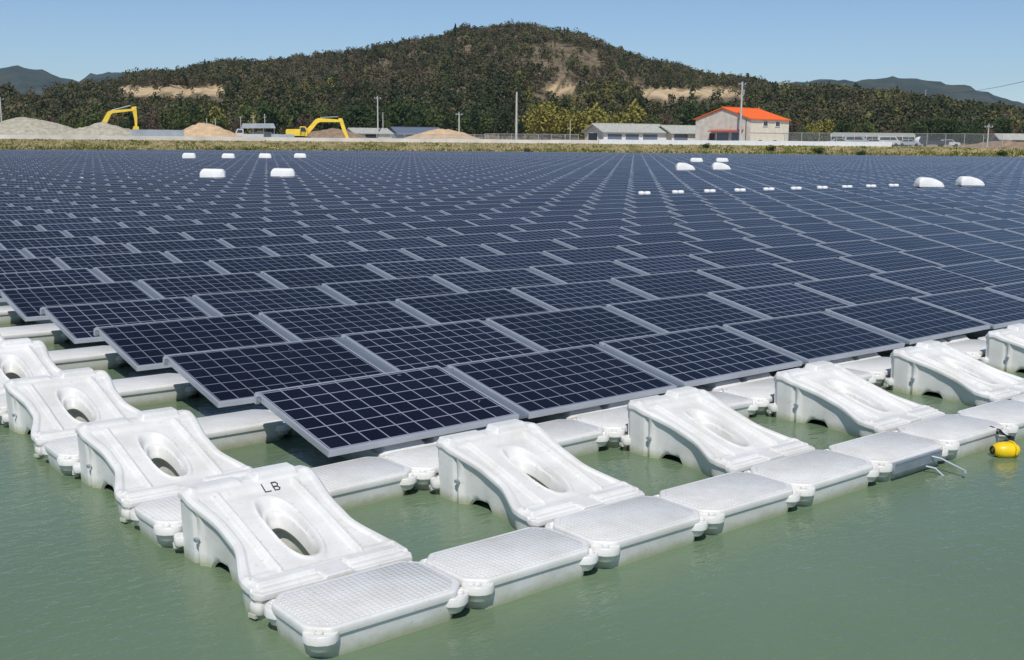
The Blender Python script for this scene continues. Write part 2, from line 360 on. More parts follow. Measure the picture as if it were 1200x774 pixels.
# which panels stand in front of the camera, and how large they show
def project(P):
    d = np.asarray(P)-CAM; z = d@CF
    return 600+FPX*(d@CR)/z, 387-FPX*(d@CU)/z, z
ij = []
for j in range(0, 125):
    for i in range(0, 125):
        c = np.array([i*PX+.8, j*PY+.5, .5]); px, py, z = project(c)
        if z < 2: continue
        D = (c-CAM)@FH
        if D > lerp(px, SHORE)-5 or px < -500 or px > 1700: continue
        corners = [project((i*PX+dx, j*PY+dy, .4+dz)) for dx, dy, dz in ((0, 0, 0), (PWID, 0, 0), (PWID, PDEP, .2), (0, PDEP, .2))]
        A = 0
        for q in range(4):
            x0, y0, _ = corners[q]; x1, y1, _ = corners[(q+1) % 4]; A += x0*y1-x1*y0
        vis = any(-5 < cc[0] < 1205 for cc in corners)
        ij.append((abs(A)/2 if vis else 0, i, j))
ij.sort(reverse=True)
NEAR = ij[:300]; FARP = ij[300:]
jit = {}
def jitter(i, j):
    r_ = random.Random(i*977+j); wave = .006*math.sin(i*.55+j*.21)+.005*math.sin(j*.7-i*.13)
    return (r_.gauss(0, .0035)+wave*.5, r_.gauss(0, .0035)+wave*.6, .012*math.sin(i*.31+j*.17)+r_.gauss(0, .003))
proto = None
for A, i, j in sorted(NEAR, key=lambda q: (q[2], q[1])):
    if proto is None:
        o = thing('solar_panel', 'x', 'solar panel'); link(bpy.data.objects.new('frame', FM), o)
        link(bpy.data.objects.new('cell_sheet', GM), o); link(bpy.data.objects.new('clamp', CM), o); proto = o
    else: o = copy_tree(proto)
    if i > 0: link(bpy.data.objects.new('side_rail', RM), o)
    a_, b_, dz = jitter(i, j)
    o.location = (i*PX, j*PY, ZF+dz*(1 if j+i else 0)); o.rotation_euler = (TILT+a_, b_, 0)
    rw = 'front row' if j == 0 else words(j+1)+' row from the front'
    pos = 'corner panel at the left end' if i == 0 and j == 0 else 'at its left end' if i == 0 else words(i+1)+' from the left end'
    o['label'] = f'dark gridded solar panel, {rw}, {pos}' if i+j else 'dark gridded solar panel at the front left corner of the array'
    o['group'] = 'solar panels of the floating array'
# the rest of the field as one object
def far_mesh():
    base = []; mi = []; uvs = []; faces = []; nv = 0
    e = .022; h = PTH
    loc = np.array([(0, 0, 0), (PWID, 0, 0), (PWID, PDEP, 0), (0, PDEP, 0), (e, e, 0), (PWID-e, e, 0), (PWID-e, PDEP-e, 0), (e, PDEP-e, 0),
                    (0, 0, -h), (PWID, 0, -h), (PWID, PDEP, -h), (0, PDEP, -h),
                    (-.098, .01, -.022), (-.003, .01, -.022), (-.003, PDEP-.01, -.022), (-.098, PDEP-.01, -.022)])
    f = [(4, 5, 6, 7), (0, 1, 5, 4), (1, 2, 6, 5), (2, 3, 7, 6), (3, 0, 4, 7), (0, 8, 9, 1), (1, 9, 10, 2), (2, 10, 11, 3), (3, 11, 8, 0), (12, 13, 14, 15)]
    vs = []; fs = []
    for A, i, j in FARP:
        a_, b_, dz = jitter(i, j); m = (Matrix.Rotation(b_, 3, 'Y') @ Matrix.Rotation(TILT+a_, 3, 'X'))
        v = loc@np.array(m).T+np.array([i*PX, j*PY, ZF+dz]); vs.append(v); fs += [tuple(nv+q for q in ff) for ff in f]; nv += 16
    me = bpy.data.meshes.new('solar_panels'); me.from_pydata(np.concatenate(vs).tolist(), [], fs)
    me.materials.append(MT['cells']); me.materials.append(MT['alu']); me.materials.append(MT['rail'])
    me.polygons.foreach_set('material_index', ([0]+[1]*8+[2])*len(FARP))
    uv = me.uv_layers.new(name='UVMap'); m = .09
    one = [(-m, -m), (10+m, -m), (10+m, 6+m), (-m, 6+m)]+[(0, 0)]*36
    arr = np.array(one*len(FARP)).ravel(); uv.data.foreach_set('uv', arr.tolist()); me.update(); return me
o = link(bpy.data.objects.new('solar_panels', far_mesh()))
tag(o, 'thousands of small distant dark solar panels reaching to the far shore', 'solar panels', kind='stuff')

# ------------------------------------------------------------------ main float (sloping, with the oval well)
def sm(a, b, x): t = np.clip((x-a)/(b-a), 0, 1); return t*t*(3-2*t)
FY0, FY1 = -.56, .56
def half_w(y):
    w_ = .350+.045*sm(.08, .42, y)+.102*sm(-.06, -.42, y)
    return w_-.035*sm(.50, .56, y)-.02*sm(-.52, -.56, y)
def top_z(x, y, w_):
    a = np.abs(x)/w_; ax = np.abs(x)
    z = .148+.235*np.clip((y+.405)/.86, 0, 1)+.006*sm(-.3, .1, y)*sm(.5, .1, y)
    z += .014*np.exp(-(np.abs(ax-.235)/.011)**3)*sm(-.40, -.37, y)*sm(.40, .37, y)          # rails
    z -= .018*sm(.228, .205, ax)*sm(-.395, -.365, y)*sm(.385, .33, y)                       # valley
    z -= .012*sm(.262, .272, ax)*sm(.90, .86, a)*sm(-.37, -.34, y)*sm(.38, .35, y)         # shallow side channels
    z -= .010*sm(.975, 1.0, a)*sm(-.45, -.3, y)
    dx, dy = x/.098, (y+.020)/.262
    rr = (np.abs(dx)**2.6+np.abs(dy)**2.6)**(1/2.6)
    z += .010*np.exp(-((rr-1.14)/.055)**2)
    z -= .042*sm(1.07, .86, rr)
    d2x, d2y = x/.068, (y+.045)/.195
    r2 = (np.abs(d2x)**2.4+np.abs(d2y)**2.4)**(1/2.4)
    z -= .058*sm(1.22, .98, r2)
    # rear saddle: two raised blocks with a notch between
    lift = sm(.415, .430, y)
    z += lift*(.010*sm(-.375, -.355, x)*sm(-.045, -.07, x)+.034*sm(.02, .045, x)*sm(.30, .28, x))
    z -= .035*sm(.535, .56, y)
    z += .012*np.exp(-(((ax-.355)/.03)**2+((y-.44)/.04)**2))
    # front: thin groove, raised bars, low ledge, middle tab
    side = sm(.085, .10, ax)*sm(.425, .41, ax)
    z -= .045*np.exp(-((y+.408)/.0045)**2)*side
    z += .016*sm(-.418, -.426, y)*sm(-.486, -.478, y)*side
    z -= .012*sm(-.486, -.50, y)*sm(.07, .09, ax)
    z += .010*sm(-.49, -.50, y)*side*sm(-.535, -.525, y)
    z += .02*np.exp(-(((ax-.42)/.03)**2+((y+.40)/.035)**2))
    return z
def main_body(nx=128, ny=150):
    ss = np.linspace(-1, 1, nx+1)
    ys = sorted(set(np.round(np.concatenate([np.linspace(FY0, -.50, 14), np.linspace(-.50, -.47, 10), np.linspace(-.47, -.43, 7), np.linspace(-.43, -.395, 18), np.linspace(-.395, .40, 96), np.linspace(.40, .44, 10), np.linspace(.44, .53, 12), np.linspace(.53, FY1, 9)]), 5)))
    ny = len(ys)-1
    vs = []; fs = []
    for y in ys:
        w_ = half_w(y); x = ss*w_; z = top_z(x, np.full_like(x, y), w_)
        vs += list(zip(x.tolist(), [y]*(nx+1), z.tolist()))
    for r in range(ny):
        for c in range(nx):
            a = r*(nx+1)+c
            xm = sum(vs[q][0] for q in (a, a+1, a+nx+2, a+nx+1))/4; ym = (ys[r]+ys[r+1])/2
            if (abs(xm/.068)**2.4+abs((ym+.045)/.195)**2.4)**(1/2.4) < 1.0: continue      # the oval well is open to the water
            fs.append((a, a+1, a+nx+2, a+nx+1))
    # round the rim of the well off and carry its wall down to the water, undercut so the lip keeps it shaded
    used = {}
    for f in fs:
        for q in range(4): e = (f[q], f[(q+1) % 4]); used[e] = 1
    nxt = {}
    for (a, b) in used:
        if (b, a) not in used:
            xa, ya = vs[a][0], vs[a][1]
            if abs(xa) < .15 and abs(ya) < .3: nxt[a] = b
    st = next(iter(nxt)); loop = [st]
    while nxt[loop[-1]] != st: loop.append(nxt[loop[-1]])
    for v in loop:
        x, y, _ = vs[v]; dx, dy = x, y+.045; r2 = (abs(dx/.068)**2.4+abs(dy/.195)**2.4)**(1/2.4)
        x, y = dx/r2, dy/r2-.045; vs[v] = (x, y, float(top_z(np.array([x]), np.array([y]), half_w(y))[0]))
    pr = loop
    for kx, dz in ((.97, .012), (1.15, .03), (1.6, .05), (1.75, .5)):
        b0 = len(vs)
        for v in loop:
            x, y, z = vs[v]; vs.append((x*kx, (y+.045)*(1+(kx-1)*.5)-.045, max(-.05, z-dz)))
        cr = list(range(b0, b0+len(loop)))
        for k in range(len(loop)): fs.append((pr[(k+1) % len(loop)], pr[k], cr[k], cr[(k+1) % len(loop)]))
        pr = cr
    # perimeter, counter-clockwise
    per = [c for c in range(nx+1)]+[r*(nx+1)+nx for r in range(1, ny+1)]+[ny*(nx+1)+c for c in range(nx-1, -1, -1)]+[r*(nx+1) for r in range(ny-1, 0, -1)]
    prev = per; n = len(per)
    P0 = [np.array(vs[q]) for q in per]
    nrm = []
    for k in range(n):
        d = P0[(k+2) % n]-P0[k-2]; q = np.array([d[1], -d[0], 0]); nrm.append(q/np.linalg.norm(q))
    def side_f(y):      # recess of the side wall between the corner pillar and the front ear
        return float(sm(.36, .33, y)*sm(-.34, -.31, y))
    def post(y): return float(np.exp(-((y-.30)/.022)**2))
    for st in range(8):
        cur = []
        for k in range(n):
            p = P0[k]; y = p[1]; zt = p[2]; lr = abs(nrm[k][0]) > .6; rc = side_f(y) if lr else 0
            arch = max(float(np.exp(-((y-.13)/.12)**4)), float(np.exp(-((y+.335)/.03)**4))) if lr else (float(sm(.34, .30, abs(p[0]))) if y > 0 else 0)
            zb = -.10+.145*arch
            out, z = [(.005, zt-.004), (.008, zt-.014), (.008-.002*rc, zt-.030), (-.004-.015*rc, zt-.042), (-.008-.020*rc, zt*.5+.01), (-.010-.016*rc, zt*.28), (-.014-.018*rc, min(zt*.2, zb+.02)), (-.018-.03*rc, zb)][st]
            if lr and st >= 3: out += .022*post(y)
            q = p+nrm[k]*out; cur.append((q[0], q[1], min(z, zt-.003*(st+1))))
        b0 = len(vs); vs += cur; cr = list(range(b0, b0+n))
        for k in range(n): fs.append((prev[k], cr[k], cr[(k+1) % n], prev[(k+1) % n]))
        prev = cr
    me = bpy.data.meshes.new('body'); me.from_pydata(vs, [], fs); me.update(); me.materials.append(MT['plastic'])
    bm = bmesh.new(); bm.from_mesh(me); bmesh.ops.delete(bm, geom=[v for v in bm.verts if not v.link_faces], context='VERTS'); bmesh.ops.recalc_face_normals(bm, faces=bm.faces)
    if sum(f.normal.z for f in bm.faces) < 0: bmesh.ops.reverse_faces(bm, faces=bm.faces)
    bm.to_mesh(me); bm.free()
    sharpen(me, 34); return me
def lug_mesh(s=1):
    b = MB()
    pts = []
    for z, k in ((-.035, .92), (-.028, 1), (.012, 1), (.02, .93)):
        ring = []
        for q in range(20):
            t = 2*math.pi*q/20; x = .062*math.copysign(abs(math.cos(t))**.6, math.cos(t)); y = .045*math.copysign(abs(math.sin(t))**.6, math.sin(t))
            ring.append((x*k, y*k, z))
        pts.append(ring)
    b.rings(pts)
    b.box((0.05, .0, -.045), (.03, .07, .03)); b.box((-.05, .01, -.04), (.03, .05, .02))
    return b.mesh('lug', MT['plastic'])
def bolt_mesh():
    b = MB(); r = lambda rad, z, n=14: [(rad*math.cos(2*math.pi*k/n), rad*math.sin(2*math.pi*k/n), z) for k in range(n)]
    b.rings([r(.020, .014), r(.022, .018), r(.021, .026), r(.014, .031), r(.011, .027)])
    return b.mesh('bolt', MT['plastic'])
def pin_mesh():
    b = MB(); b.box((0, 0, 0), (.012, .034, .016)); b.box((.004, 0, .008), (.02, .04, .004)); return b.mesh('latch', MT['steel'])
BODY, LUG, BOLT, LATCH = main_body(), lug_mesh(), bolt_mesh(), pin_mesh()
def main_float(label, loc):
    t = thing('main_float', label, 'float', loc, 0, 'sloping main floats of the array')
    link(bpy.data.objects.new('body', BODY), t)
    for (x, y, z, rz) in ((-.405, -.515, .065, .3), (.405, -.515, .065, -.3), (-.36, .535, .09, -.3), (.36, .535, .09, .3)):
        l = link(bpy.data.objects.new('lug', LUG), t); l.location = (x, y, z); l.rotation_euler.z = rz
        q = link(bpy.data.objects.new('bolt', BOLT), l)
    for s_ in (-1, 1):
        l = link(bpy.data.objects.new('latch', LATCH), t); l.location = (s_*(half_w(.30)+.0+.012), .30, .15)
    return t
MX, MY = -.90, -1.13
m0 = None
def put_main(i, j, label):
    global m0
    loc = (MX+PX*i, MY+PY*(j+1)+(.10 if i and j >= 0 else 0), 0)
    if m0 is None: m0 = main_float(label, loc); return m0
    o = copy_tree(m0); o.location = loc; o['label'] = label; return o
first = put_main(-1+1-0 if False else 0, -1, 'white sloping float with a black two-letter mark, at the front corner')
for i in range(1, 8):
    put_main(i, -1, f'white sloping float with oval well, {words(i+1)} along the front edge from the corner')
for j in range(0, 7):
    put_main(0, j, f'white sloping float with oval well, {words(j+1)} behind the corner one along the left edge')
# floats that carry the front row of panels: low hull with two raised saddles close under the frames
def support_meshes():
    b = MB()
    def ring(z, x0, x1, y0, y1, r_=.03):
        P = []
        for cx_, cy_, a0 in ((x1-r_, y1-r_, 0), (x0+r_, y1-r_, 90), (x0+r_, y0+r_, 180), (x1-r_, y0+r_, 270)):
            for q in range(5): a_ = R(a0+22.5*q); P.append((cx_+r_*math.cos(a_), cy_+r_*math.sin(a_), z))
        return P
    b.rings([ring(-.06, -.42, .42, .03, 1.1), ring(.10, -.435, .435, .02, 1.12), ring(.138, -.43, .43, .022, 1.12), ring(.148, -.415, .415, .035, 1.10)])
    body = b.mesh('body', MT['plastic'], 42)
    c = MB()
    for x0, x1 in ((-.395, -.045), (.035, .39)):
        lo = ring(.14, x0-.02, x1+.02, .028, 1.08); hi = ring(.180, x0+.01, x1-.01, .05, 1.05, .02); tp = ring(.188, x0+.02, x1-.02, .06, 1.03, .02)
        sl = math.tan(TILT)
        hi = [(x, y, z+sl*max(0, y-.06)) for x, y, z in hi]; tp = [(x, y, z+sl*max(0, y-.06)) for x, y, z in tp]
        c.rings([lo, hi, tp])
    return body, c.mesh('saddle', MT['plastic'], 40)
SB, SC = support_meshes()
for i in range(1, 9):
    t = thing('support_float', f'white saddle float just under the front edge of the {words(i)} front-row panel', 'float', (MX+PX*i, .0, 0), 0, 'saddle floats carrying the front row of panels')
    link(bpy.data.objects.new('body', SB), t); link(bpy.data.objects.new('saddle', SC), t)
# the ink mark on the corner float
def glyph(strokes, w_=.006):
    b = MB()
    for pts in strokes:
        for (x0, y0), (x1, y1) in zip(pts[:-1], pts[1:]):
            L = math.hypot(x1-x0, y1-y0); b.box(((x0+x1)/2, (y0+y1)/2, 0), (L+w_, w_, .002), rz=math.atan2(y1-y0, x1-x0))
    return b
Lg = [[(-.048, .03), (-.048, -.022), (-.014, -.022)]]
Bg = [[(.012, -.022), (.012, .03), (.038, .03), (.046, .018), (.038, .005), (.012, .005)], [(.038, .005), (.048, -.008), (.038, -.022), (.012, -.022)]]
ink = glyph(Lg+Bg).build('ink_mark', MT['ink'], first)
def surf(x, y): return float(top_z(np.array([x]), np.array([y]), half_w(y))[0])
for v in ink.data.vertices: v.co.x += .085; v.co.y += .345; v.co.z += surf(v.co.x, v.co.y)+.0035

# ------------------------------------------------------------------ connecting floats
def outline(hx, hy, c, n=5, ins=0):
    hx -= ins; hy -= ins; c = max(.01, c-ins*.4); P = []
    base = [(hx, -hy+c), (hx, hy-c), (hx-c, hy), (-hx+c, hy), (-hx, hy-c), (-hx, -hy+c), (-hx+c, -hy), (hx-c, -hy)]
    for k in range(8):       # rounded corners
        p0, p1, p2 = np.array(base[k-1]), np.array(base[k]), np.array(base[(k+1) % 8])
        r_ = min(.022, c*.4); a_ = p1+(p0-p1)/np.linalg.norm(p0-p1)*r_; b_ = p1+(p2-p1)/np.linalg.norm(p2-p1)*r_
        for t in np.linspace(0, 1, n): q = (1-t)**2*a_+2*t*(1-t)*p1+t*t*b_; P.append((q[0], q[1]))
    return P
def conn_meshes():
    b = MB(); hx, hy, c = .4345, .250, .088
    prof = [(-.06, .040, .0), (-.01, .030, .0), (.07, .018, 0), (.134, .012, 0), (.138, .002, 0), (.152, 0, 0), (.170, .001, 0), (.176, .004, 0), (.179, .009, 0), (.180, .016, 0), (.180, .03, 0)]
    b.rings([[(x, y, z) for x, y in outline(hx, hy, c, ins=i_)] for z, i_, _ in prof])
    body = b.mesh('body', MT['plastic'], 42)
    t = MB(); t.rings([[(x, y, .1795) for x, y in outline(hx, hy, c, ins=.030)], [(x, y, .1835) for x, y in outline(hx, hy, c, ins=.034)]])
    tread = t.mesh('tread', MT['tread'], 42)
    # chamfer panels on the long faces
    l = MB(); pts = [(-.03, -.075), (.02, -.085), (.062, -.074), (.088, -.045), (.098, .0), (.088, .045), (.062, .074), (.02, .085), (-.03, .075)]
    l.rings([[(x*k, y*k, z) for x, y in pts] for z, k in ((-.070, .72), (-.040, .88), (-.028, 1), (.008, 1), (.013, .96))])
    l.box((.0, .0, .018), (.05, .11, .018))
    return body, tread, l.mesh('lug', MT['plastic'])
CB, CT, CL = conn_meshes()
def conn_float(label, loc):
    t = thing('connecting_float', label, 'float', loc, 0, 'flat connecting floats of the array')
    link(bpy.data.objects.new('body', CB), t); link(bpy.data.objects.new('tread', CT), t)
    for k, (x, y, a_) in enumerate(((.352, -.178, -48), (.352, .178, 48), (-.352, .178, 132), (-.352, -.178, 228))):
        l = link(bpy.data.objects.new('lug', CL), t); l.location = (x, y, .132+(.010 if k % 2 else 0)); l.rotation_euler.z = R(a_)
        q = link(bpy.data.objects.new('bolt', BOLT), l); q.location = (.055, 0, -.004)
    return t
c0 = None
def put_conn(k, j, label):
    global c0
    loc = (-.93+.875*k, -2.01+PY*(j+1), 0)
    if c0 is None: c0 = conn_float(label, loc); o = c0
    else: o = copy_tree(c0); o['label'] = label
    r_ = random.Random(k*31+j*7); o.location = (loc[0], loc[1], r_.gauss(-.022, .003)); o.rotation_euler = (r_.gauss(0, .010), r_.gauss(0, .007), r_.gauss(0, .006))
    return o
put_conn(0, -1, 'flat white float with anti-slip grid, nearest one at the very front corner')
for k in range(1, 15): put_conn(k, -1, f'flat white float, {words(k+1)} along the front edge from the corner')
for k in range(0, 13): put_conn(k, 0, f'flat white float just under the front panel edge, {words(k+1)} from the left')
for j in range(1, 6):
    for k in range(0, 4):
        put_conn(k, j, f'flat white float behind panel row {words(j)}, {words(k+1)} from the left edge')
# all other floats, unseen but for slits between the panels
hid = MB()
for A, i, j in FARP[:3500]+NEAR:
    cx, cy = MX+PX*(i+1), MY+PY*(j+1)
    if not (j < 4 and i < 3 or j == 0 and i < 9):
        hid.add([(cx-.42, cy-.52, -.05), (cx+.42, cy-.52, -.05), (cx+.42, cy+.5, -.05), (cx-.42, cy+.5, -.05), (cx-.42, cy-.52, .11), (cx+.42, cy-.52, .11), (cx+.42, cy+.5, .30), (cx-.42, cy+.5, .30)],
                [(4, 5, 6, 7), (0, 1, 5, 4), (1, 2, 6, 5), (2, 3, 7, 6), (3, 0, 4, 7)])
    for k in (2*(i+1), 2*(i+1)+1):
        if (j == 0 and k < 13) or (0 < j < 6 and k < 4): continue
        x_, y_ = -.93+.875*k, -2.01+PY*(j+1)
        hid.add([(x_+sx*.39, y_+sy*.24, z_) for z_ in (-.05, .15) for sx, sy in ((-1, -1), (1, -1), (1, 1), (-1, 1))],
                [(4, 5, 6, 7), (0, 1, 5, 4), (1, 2, 6, 5), (2, 3, 7, 6), (3, 0, 4, 7)])
tag(hid.build('floats', MT['plastic'], ang=0), 'white floats glimpsed through the slits between distant solar panels', 'floats', kind='stuff')

# ------------------------------------------------------------------ mooring bar and buoy
t = thing('mooring_bar', 'grey galvanised bar with two pale rods bolted along the front float edge', 'mooring bar', (3.43, -2.28, 0))
b = MB(); b.box((0, 0, .095), (.60, .018, .065)); b.box((0, .012, .131), (.60, .05, .008)); b.build('bar', MT['steel'], t)
for dx, z0, L in ((.16, .11, .24), (.09, .05, .13)):
    b = MB(); b.tube([(dx, -.01, z0), (dx+.04, -.06, z0-.01), (dx+.05, -L, z0-.06)], .0075, 8); b.tube([(dx+.05, -L, z0-.06), (dx+.02, -L-.02, z0-.075)], .010, 8); b.build('rod', MT['alu'], t)
def uv_ell(c, r, nu=28, nv=14, mi=0, f=None):
    b = MB(); rs = []
    for i in range(1, nv):
        th = math.pi*i/nv; ring = []
        for k in range(nu):
            ph = 2*math.pi*k/nu; p = [math.sin(th)*math.cos(ph), math.sin(th)*math.sin(ph), -math.cos(th)]
            if f: p = f(p)
            ring.append((c[0]+p[0]*r[0], c[1]+p[1]*r[1], c[2]+p[2]*r[2]))
        rs.append(ring)
    b.rings(rs, mi); return b
bu = thing('buoy', 'bright yellow oval buoy floating beside the white front floats', 'buoy', (4.40, -2.42, .03), R(-34))
sq = lambda p: [math.copysign(abs(q)**.85, q) for q in p]
b = uv_ell((0, 0, .02), (.105, .072, .060), f=sq); b.build('body', MT['yellow'], bu, 60)
b = MB(); r_ = lambda rad, x, n=16: [(x, rad*math.cos(2*math.pi*k/n), .02+rad*math.sin(2*math.pi*k/n)) for k in range(n)]
b.rings([r_(.03, -.098), r_(.034, -.104), r_(.03, -.112), r_(.02, -.112), r_(.018, -.101)]); b.build('end_cap', MT['black'], bu)
b = MB(); b.rings([r_(.02, .02)]*1+[[(x_*1, y_*1, z_) for x_, y_, z_ in r_(.088, xx)] for xx in (.03, .05)][0:2], cap=False)
tb = MB(); tb.tube([(.045, .076*math.cos(q), .02+.064*math.sin(q)) for q in np.linspace(0, 2*math.pi, 25)], .007, 6); tb.build('strap', MT['yellow'], bu)
rb = MB(); rb.tube([(.07, .07, .03), (.12, .14, .07), (.06, .22, .10), (0, .26, .12)], .022, 8); rb.build('rubber_tether', MT['black'], bu)

# ------------------------------------------------------------------ white boxes out on the array
def hump(name, label, loc, L, Wd, H, rz, wedge, group):
    t = thing(name, label, 'white housing', loc, rz, group)
    n = 14; rs = []
    for k in range(n+1):
        s_ = k/n; x = -L/2+L*s_
        h = H*(1-.04*s_) if not wedge else H*(1-.62*max(0, (s_-.35)/.65)**1.6)
        h *= min(1, .6+4*s_) if s_ < .1 else 1; h *= (1-max(0, (s_-.88)/.12)**2*.5); wd = Wd*(1-.25*max(0, (s_-.7)/.3)**2)
        rs.append([(x, -wd/2, 0), (x, -wd/2, h*.72), (x, -wd*.42, h*.93), (x, -wd*.25, h), (x, wd*.25, h), (x, wd*.42, h*.93), (x, wd/2, h*.72), (x, wd/2, 0)])
    b = MB(); b.rings(rs); b.build('cover', MT['white'], t, 40)
    b = MB(); b.box((0, 0, -.04), (L*.92, Wd*.9, .08)); b.build('base', MT['steel'], t)
    return t
def boxpos(px, py, z): d = ray(px, py); s_ = (z-CAM[2])/d[2]; return CAM+d*s_
hs = [(250, 209, 1.18, .42, 0, 'white rounded housing on the far left panels, nearer and left of the pair'), (332, 208, 1.18, .42, 0, 'white rounded housing on the far left panels, nearer and right of the pair'),
      (222, 186.2, 1.2, .5, 0, 'tiny white housing near the left far shore, leftmost of four in line'), (268, 186, 1.2, .45, 0, 'tiny white housing near the left far shore, second of four in line'),
      (311, 185.8, 1.2, .45, 0, 'tiny white housing near the left far shore, third of four in line'), (352, 185.6, 1.2, .45, 0, 'tiny white housing near the left far shore, rightmost of four in line'),
      (803, 200.2, 1.3, .5, 1, 'small white wedge housing below the orange roof, nearer left one'), (845, 199.6, 1.3, .5, 1, 'small white wedge housing below the orange roof, nearer right one'),
      (816, 190.5, 1.2, .4, 0, 'tiny white housing just below the house bank, farther left one'), (846, 190.5, 1.2, .4, 0, 'tiny white housing just below the house bank, farther right one'),
      (1089, 220, 1.2, .42, 1, 'large white wedge housing at right of the array, left of the pair'), (1137, 218.3, 1.18, .42, 1, 'large white wedge housing at right of the array, right of the pair')]
for px, py, L, H, wd, lab in hs:
    p = boxpos(px, py, .38); hump('equipment_housing', lab, (p[0], p[1], .42), L, .6, H, -YAW+R(4), wd, 'white housings on the array')
sp = [755, 794, 832, 868, 903, 936, 966, 995, 1023, 1050]; c0_ = None
for n_, px in enumerate(sp):
    x_ = 26.65+1.83*n_
    lab = f'small white twin-lobed block between panel columns, {words(n_+1)} from left in its line' if n_ < 9 else 'small white twin-lobed block, rightmost in its line next to the wedge housing'
    t = thing('white_block', lab, 'block', (x_, 23.25, .36), -YAW, 'line of small white blocks on the array')
    for s_ in (-1, 1):
        b = uv_ell((s_*.115, 0, .05), (.12, .12, .085), 12, 8, f=lambda p: [math.copysign(abs(q)**.6, q) for q in p]); b.build('lobe', MT['white'], t, 60)
    b = MB(); b.box((0, 0, -.02), (.3, .12, .05)); b.build('foot', MT['alu'], t)
for n_, x_ in enumerate((12.25, 14.0, 16.2, 18.2)):  # white blocks added to stand in for glints at the panel gaps
    t = thing('white_block', f'small white block added as a glint far left on the array, {words(n_+1)} from left', 'block', (x_, 48.0, .33), -YAW, 'white blocks added as glints far left on the array')
    b = uv_ell((0, 0, .03), (.11, .09, .055), 12, 8); b.build('lobe', MT['white'], t, 60)
    b = MB(); b.box((0, 0, -.03), (.2, .12, .04)); b.build('foot', MT['alu'], t)

# ------------------------------------------------------------------ far shore: walls, mounds, buildings, machines
exec_mats = dict(conc=mat('pale_concrete', (.72, .67, .60), .9, var=.12, scale=.4), sand=mat('sand', (.54, .38, .23), .95, var=.18, scale=.8, bump=.6, bscale=3),
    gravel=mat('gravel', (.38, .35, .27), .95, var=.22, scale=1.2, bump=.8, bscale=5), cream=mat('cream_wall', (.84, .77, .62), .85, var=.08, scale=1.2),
    gable=mat('greyish_wall', (.58, .53, .46), .9, var=.16, scale=.9), orange=mat('orange_tiles', (.92, .145, .008), .6, var=.12, scale=4),  # gable: a greyer, darker wall tone than the cream one
    tin=mat('grey_tin_roof', (.42, .42, .37), .6, var=.14, scale=1.5), dark=mat('dark_opening', (.03, .035, .045), .6, var=.2), shutter=mat('blue_grey_shutter', (.14, .18, .24), .6, var=.1),
    red=mat('faded_red_awning', (.42, .10, .07), .7, var=.15), bluer=mat('blue_roof', (.13, .16, .21), .5, var=.1), pole=mat('concrete_pole', (.50, .49, .46), .85, var=.1, scale=2),
    glass=mat('window_glass', (.03, .04, .05), .15, var=.1), cyl=mat('machine_yellow', (.88, .62, .06), .45, var=.08, scale=2), wood=mat('timber', (.22, .15, .10), .85, var=.2),
    bluegrey=mat('grey_blue_sheeting', (.36, .41, .45), .8, var=.15, scale=.6), carw=mat('white_car_paint', (.55, .56, .57), .3, var=.02), card=mat('dark_car_paint', (.03, .04, .06), .3, var=.05),
    cars=mat('silver_car_paint', (.5, .52, .54), .3, .4, var=.03), brown=mat('brown_soil', (.26, .18, .12), .95, var=.25, scale=1), signm=mat('pale_sign', (.42, .43, .38), .6, var=.08))
MT.update(exec_mats)
GZ = 1.91
def wall_run(name, label, cat, px0, px1, off, h, th, m, n=24, z0=GZ-.15):
    b = MB(); rs = []
    for k in range(n+1):
        px = px0+(px1-px0)*k/n; D = float(lerp(px, SHORE))+off; p = at_np([px], [D])[0]; q = at_np([px], [D+th])[0]
        z1 = z0+.15+h+.03*math.sin(k*1.7)
        rs.append([(p[0], p[1], z0), (q[0], q[1], z0), (q[0], q[1], z1), (p[0], p[1], z1)])
    b.rings(rs); o = b.build(name, m, ang=30); tag(o, label, cat); return o
wall_run('kerb_wall', 'low pale concrete wall running along the top of the far bank', 'wall', -60, 700, 7.0, .66, .35, MT['conc'])
wall_run('kerb_wall', 'white concrete wall on the bank in front of sheds and orange-roofed house', 'wall', 702, 1045, 7.0, .82, .35, MT['white'])
def mound(name, label, px0, px1, D, topy, m, seed, dep=16):
    n = 26; rs = []; pc = gp((px0+px1)/2, D, GZ); wid = (px1-px0)/FPX*D/.98; H = zat((px0+px1)/2, topy, D)-GZ
    rz = bearing((px0+px1)/2, D); vs = []; fs = []; nn = 30
    for a_ in range(nn+1):
        for b_ in range(nn+1):
            u_, v_ = a_/nn*2-1, b_/nn*2-1
            r2 = math.sqrt(u_*u_+v_*v_)
            h = max(0, 1-abs(r2)**1.35)*H*(.82+.36*float(fbm(u_*2.2+5+seed, v_*2.2+5, seed)))*1.08
            h += .75*(float(fbm(u_*7+20, v_*7+20, seed))-.5)*min(1, h*2)
            vs.append((u_*wid/2, v_*dep/2, h-.12))
    fs = [(a_*(nn+1)+b_, (a_+1)*(nn+1)+b_, (a_+1)*(nn+1)+b_+1, a_*(nn+1)+b_+1) for a_ in range(nn) for b_ in range(nn)]
    b = MB(); b.add(vs, fs); o = b.build(name, m, ang=60); o.location = pc; o.rotation_euler.z = rz
    tag(o, label, 'mound'); return o
mound('gravel_mound', 'long low heap of grey gravel at the far left, under the raised digger arm', -48, 112, 222, 139, MT['gravel'], 1, 20)
mound('gravel_mound', 'lower grey gravel spoil heap between the big heap and the sheeting barrier', 52, 190, 219, 146.5, MT['gravel'], 8, 14)
mound('sand_mound', 'conical tan earth heap left of the small scaffold shed', 196, 290, 226, 145, MT['sand'], 2)
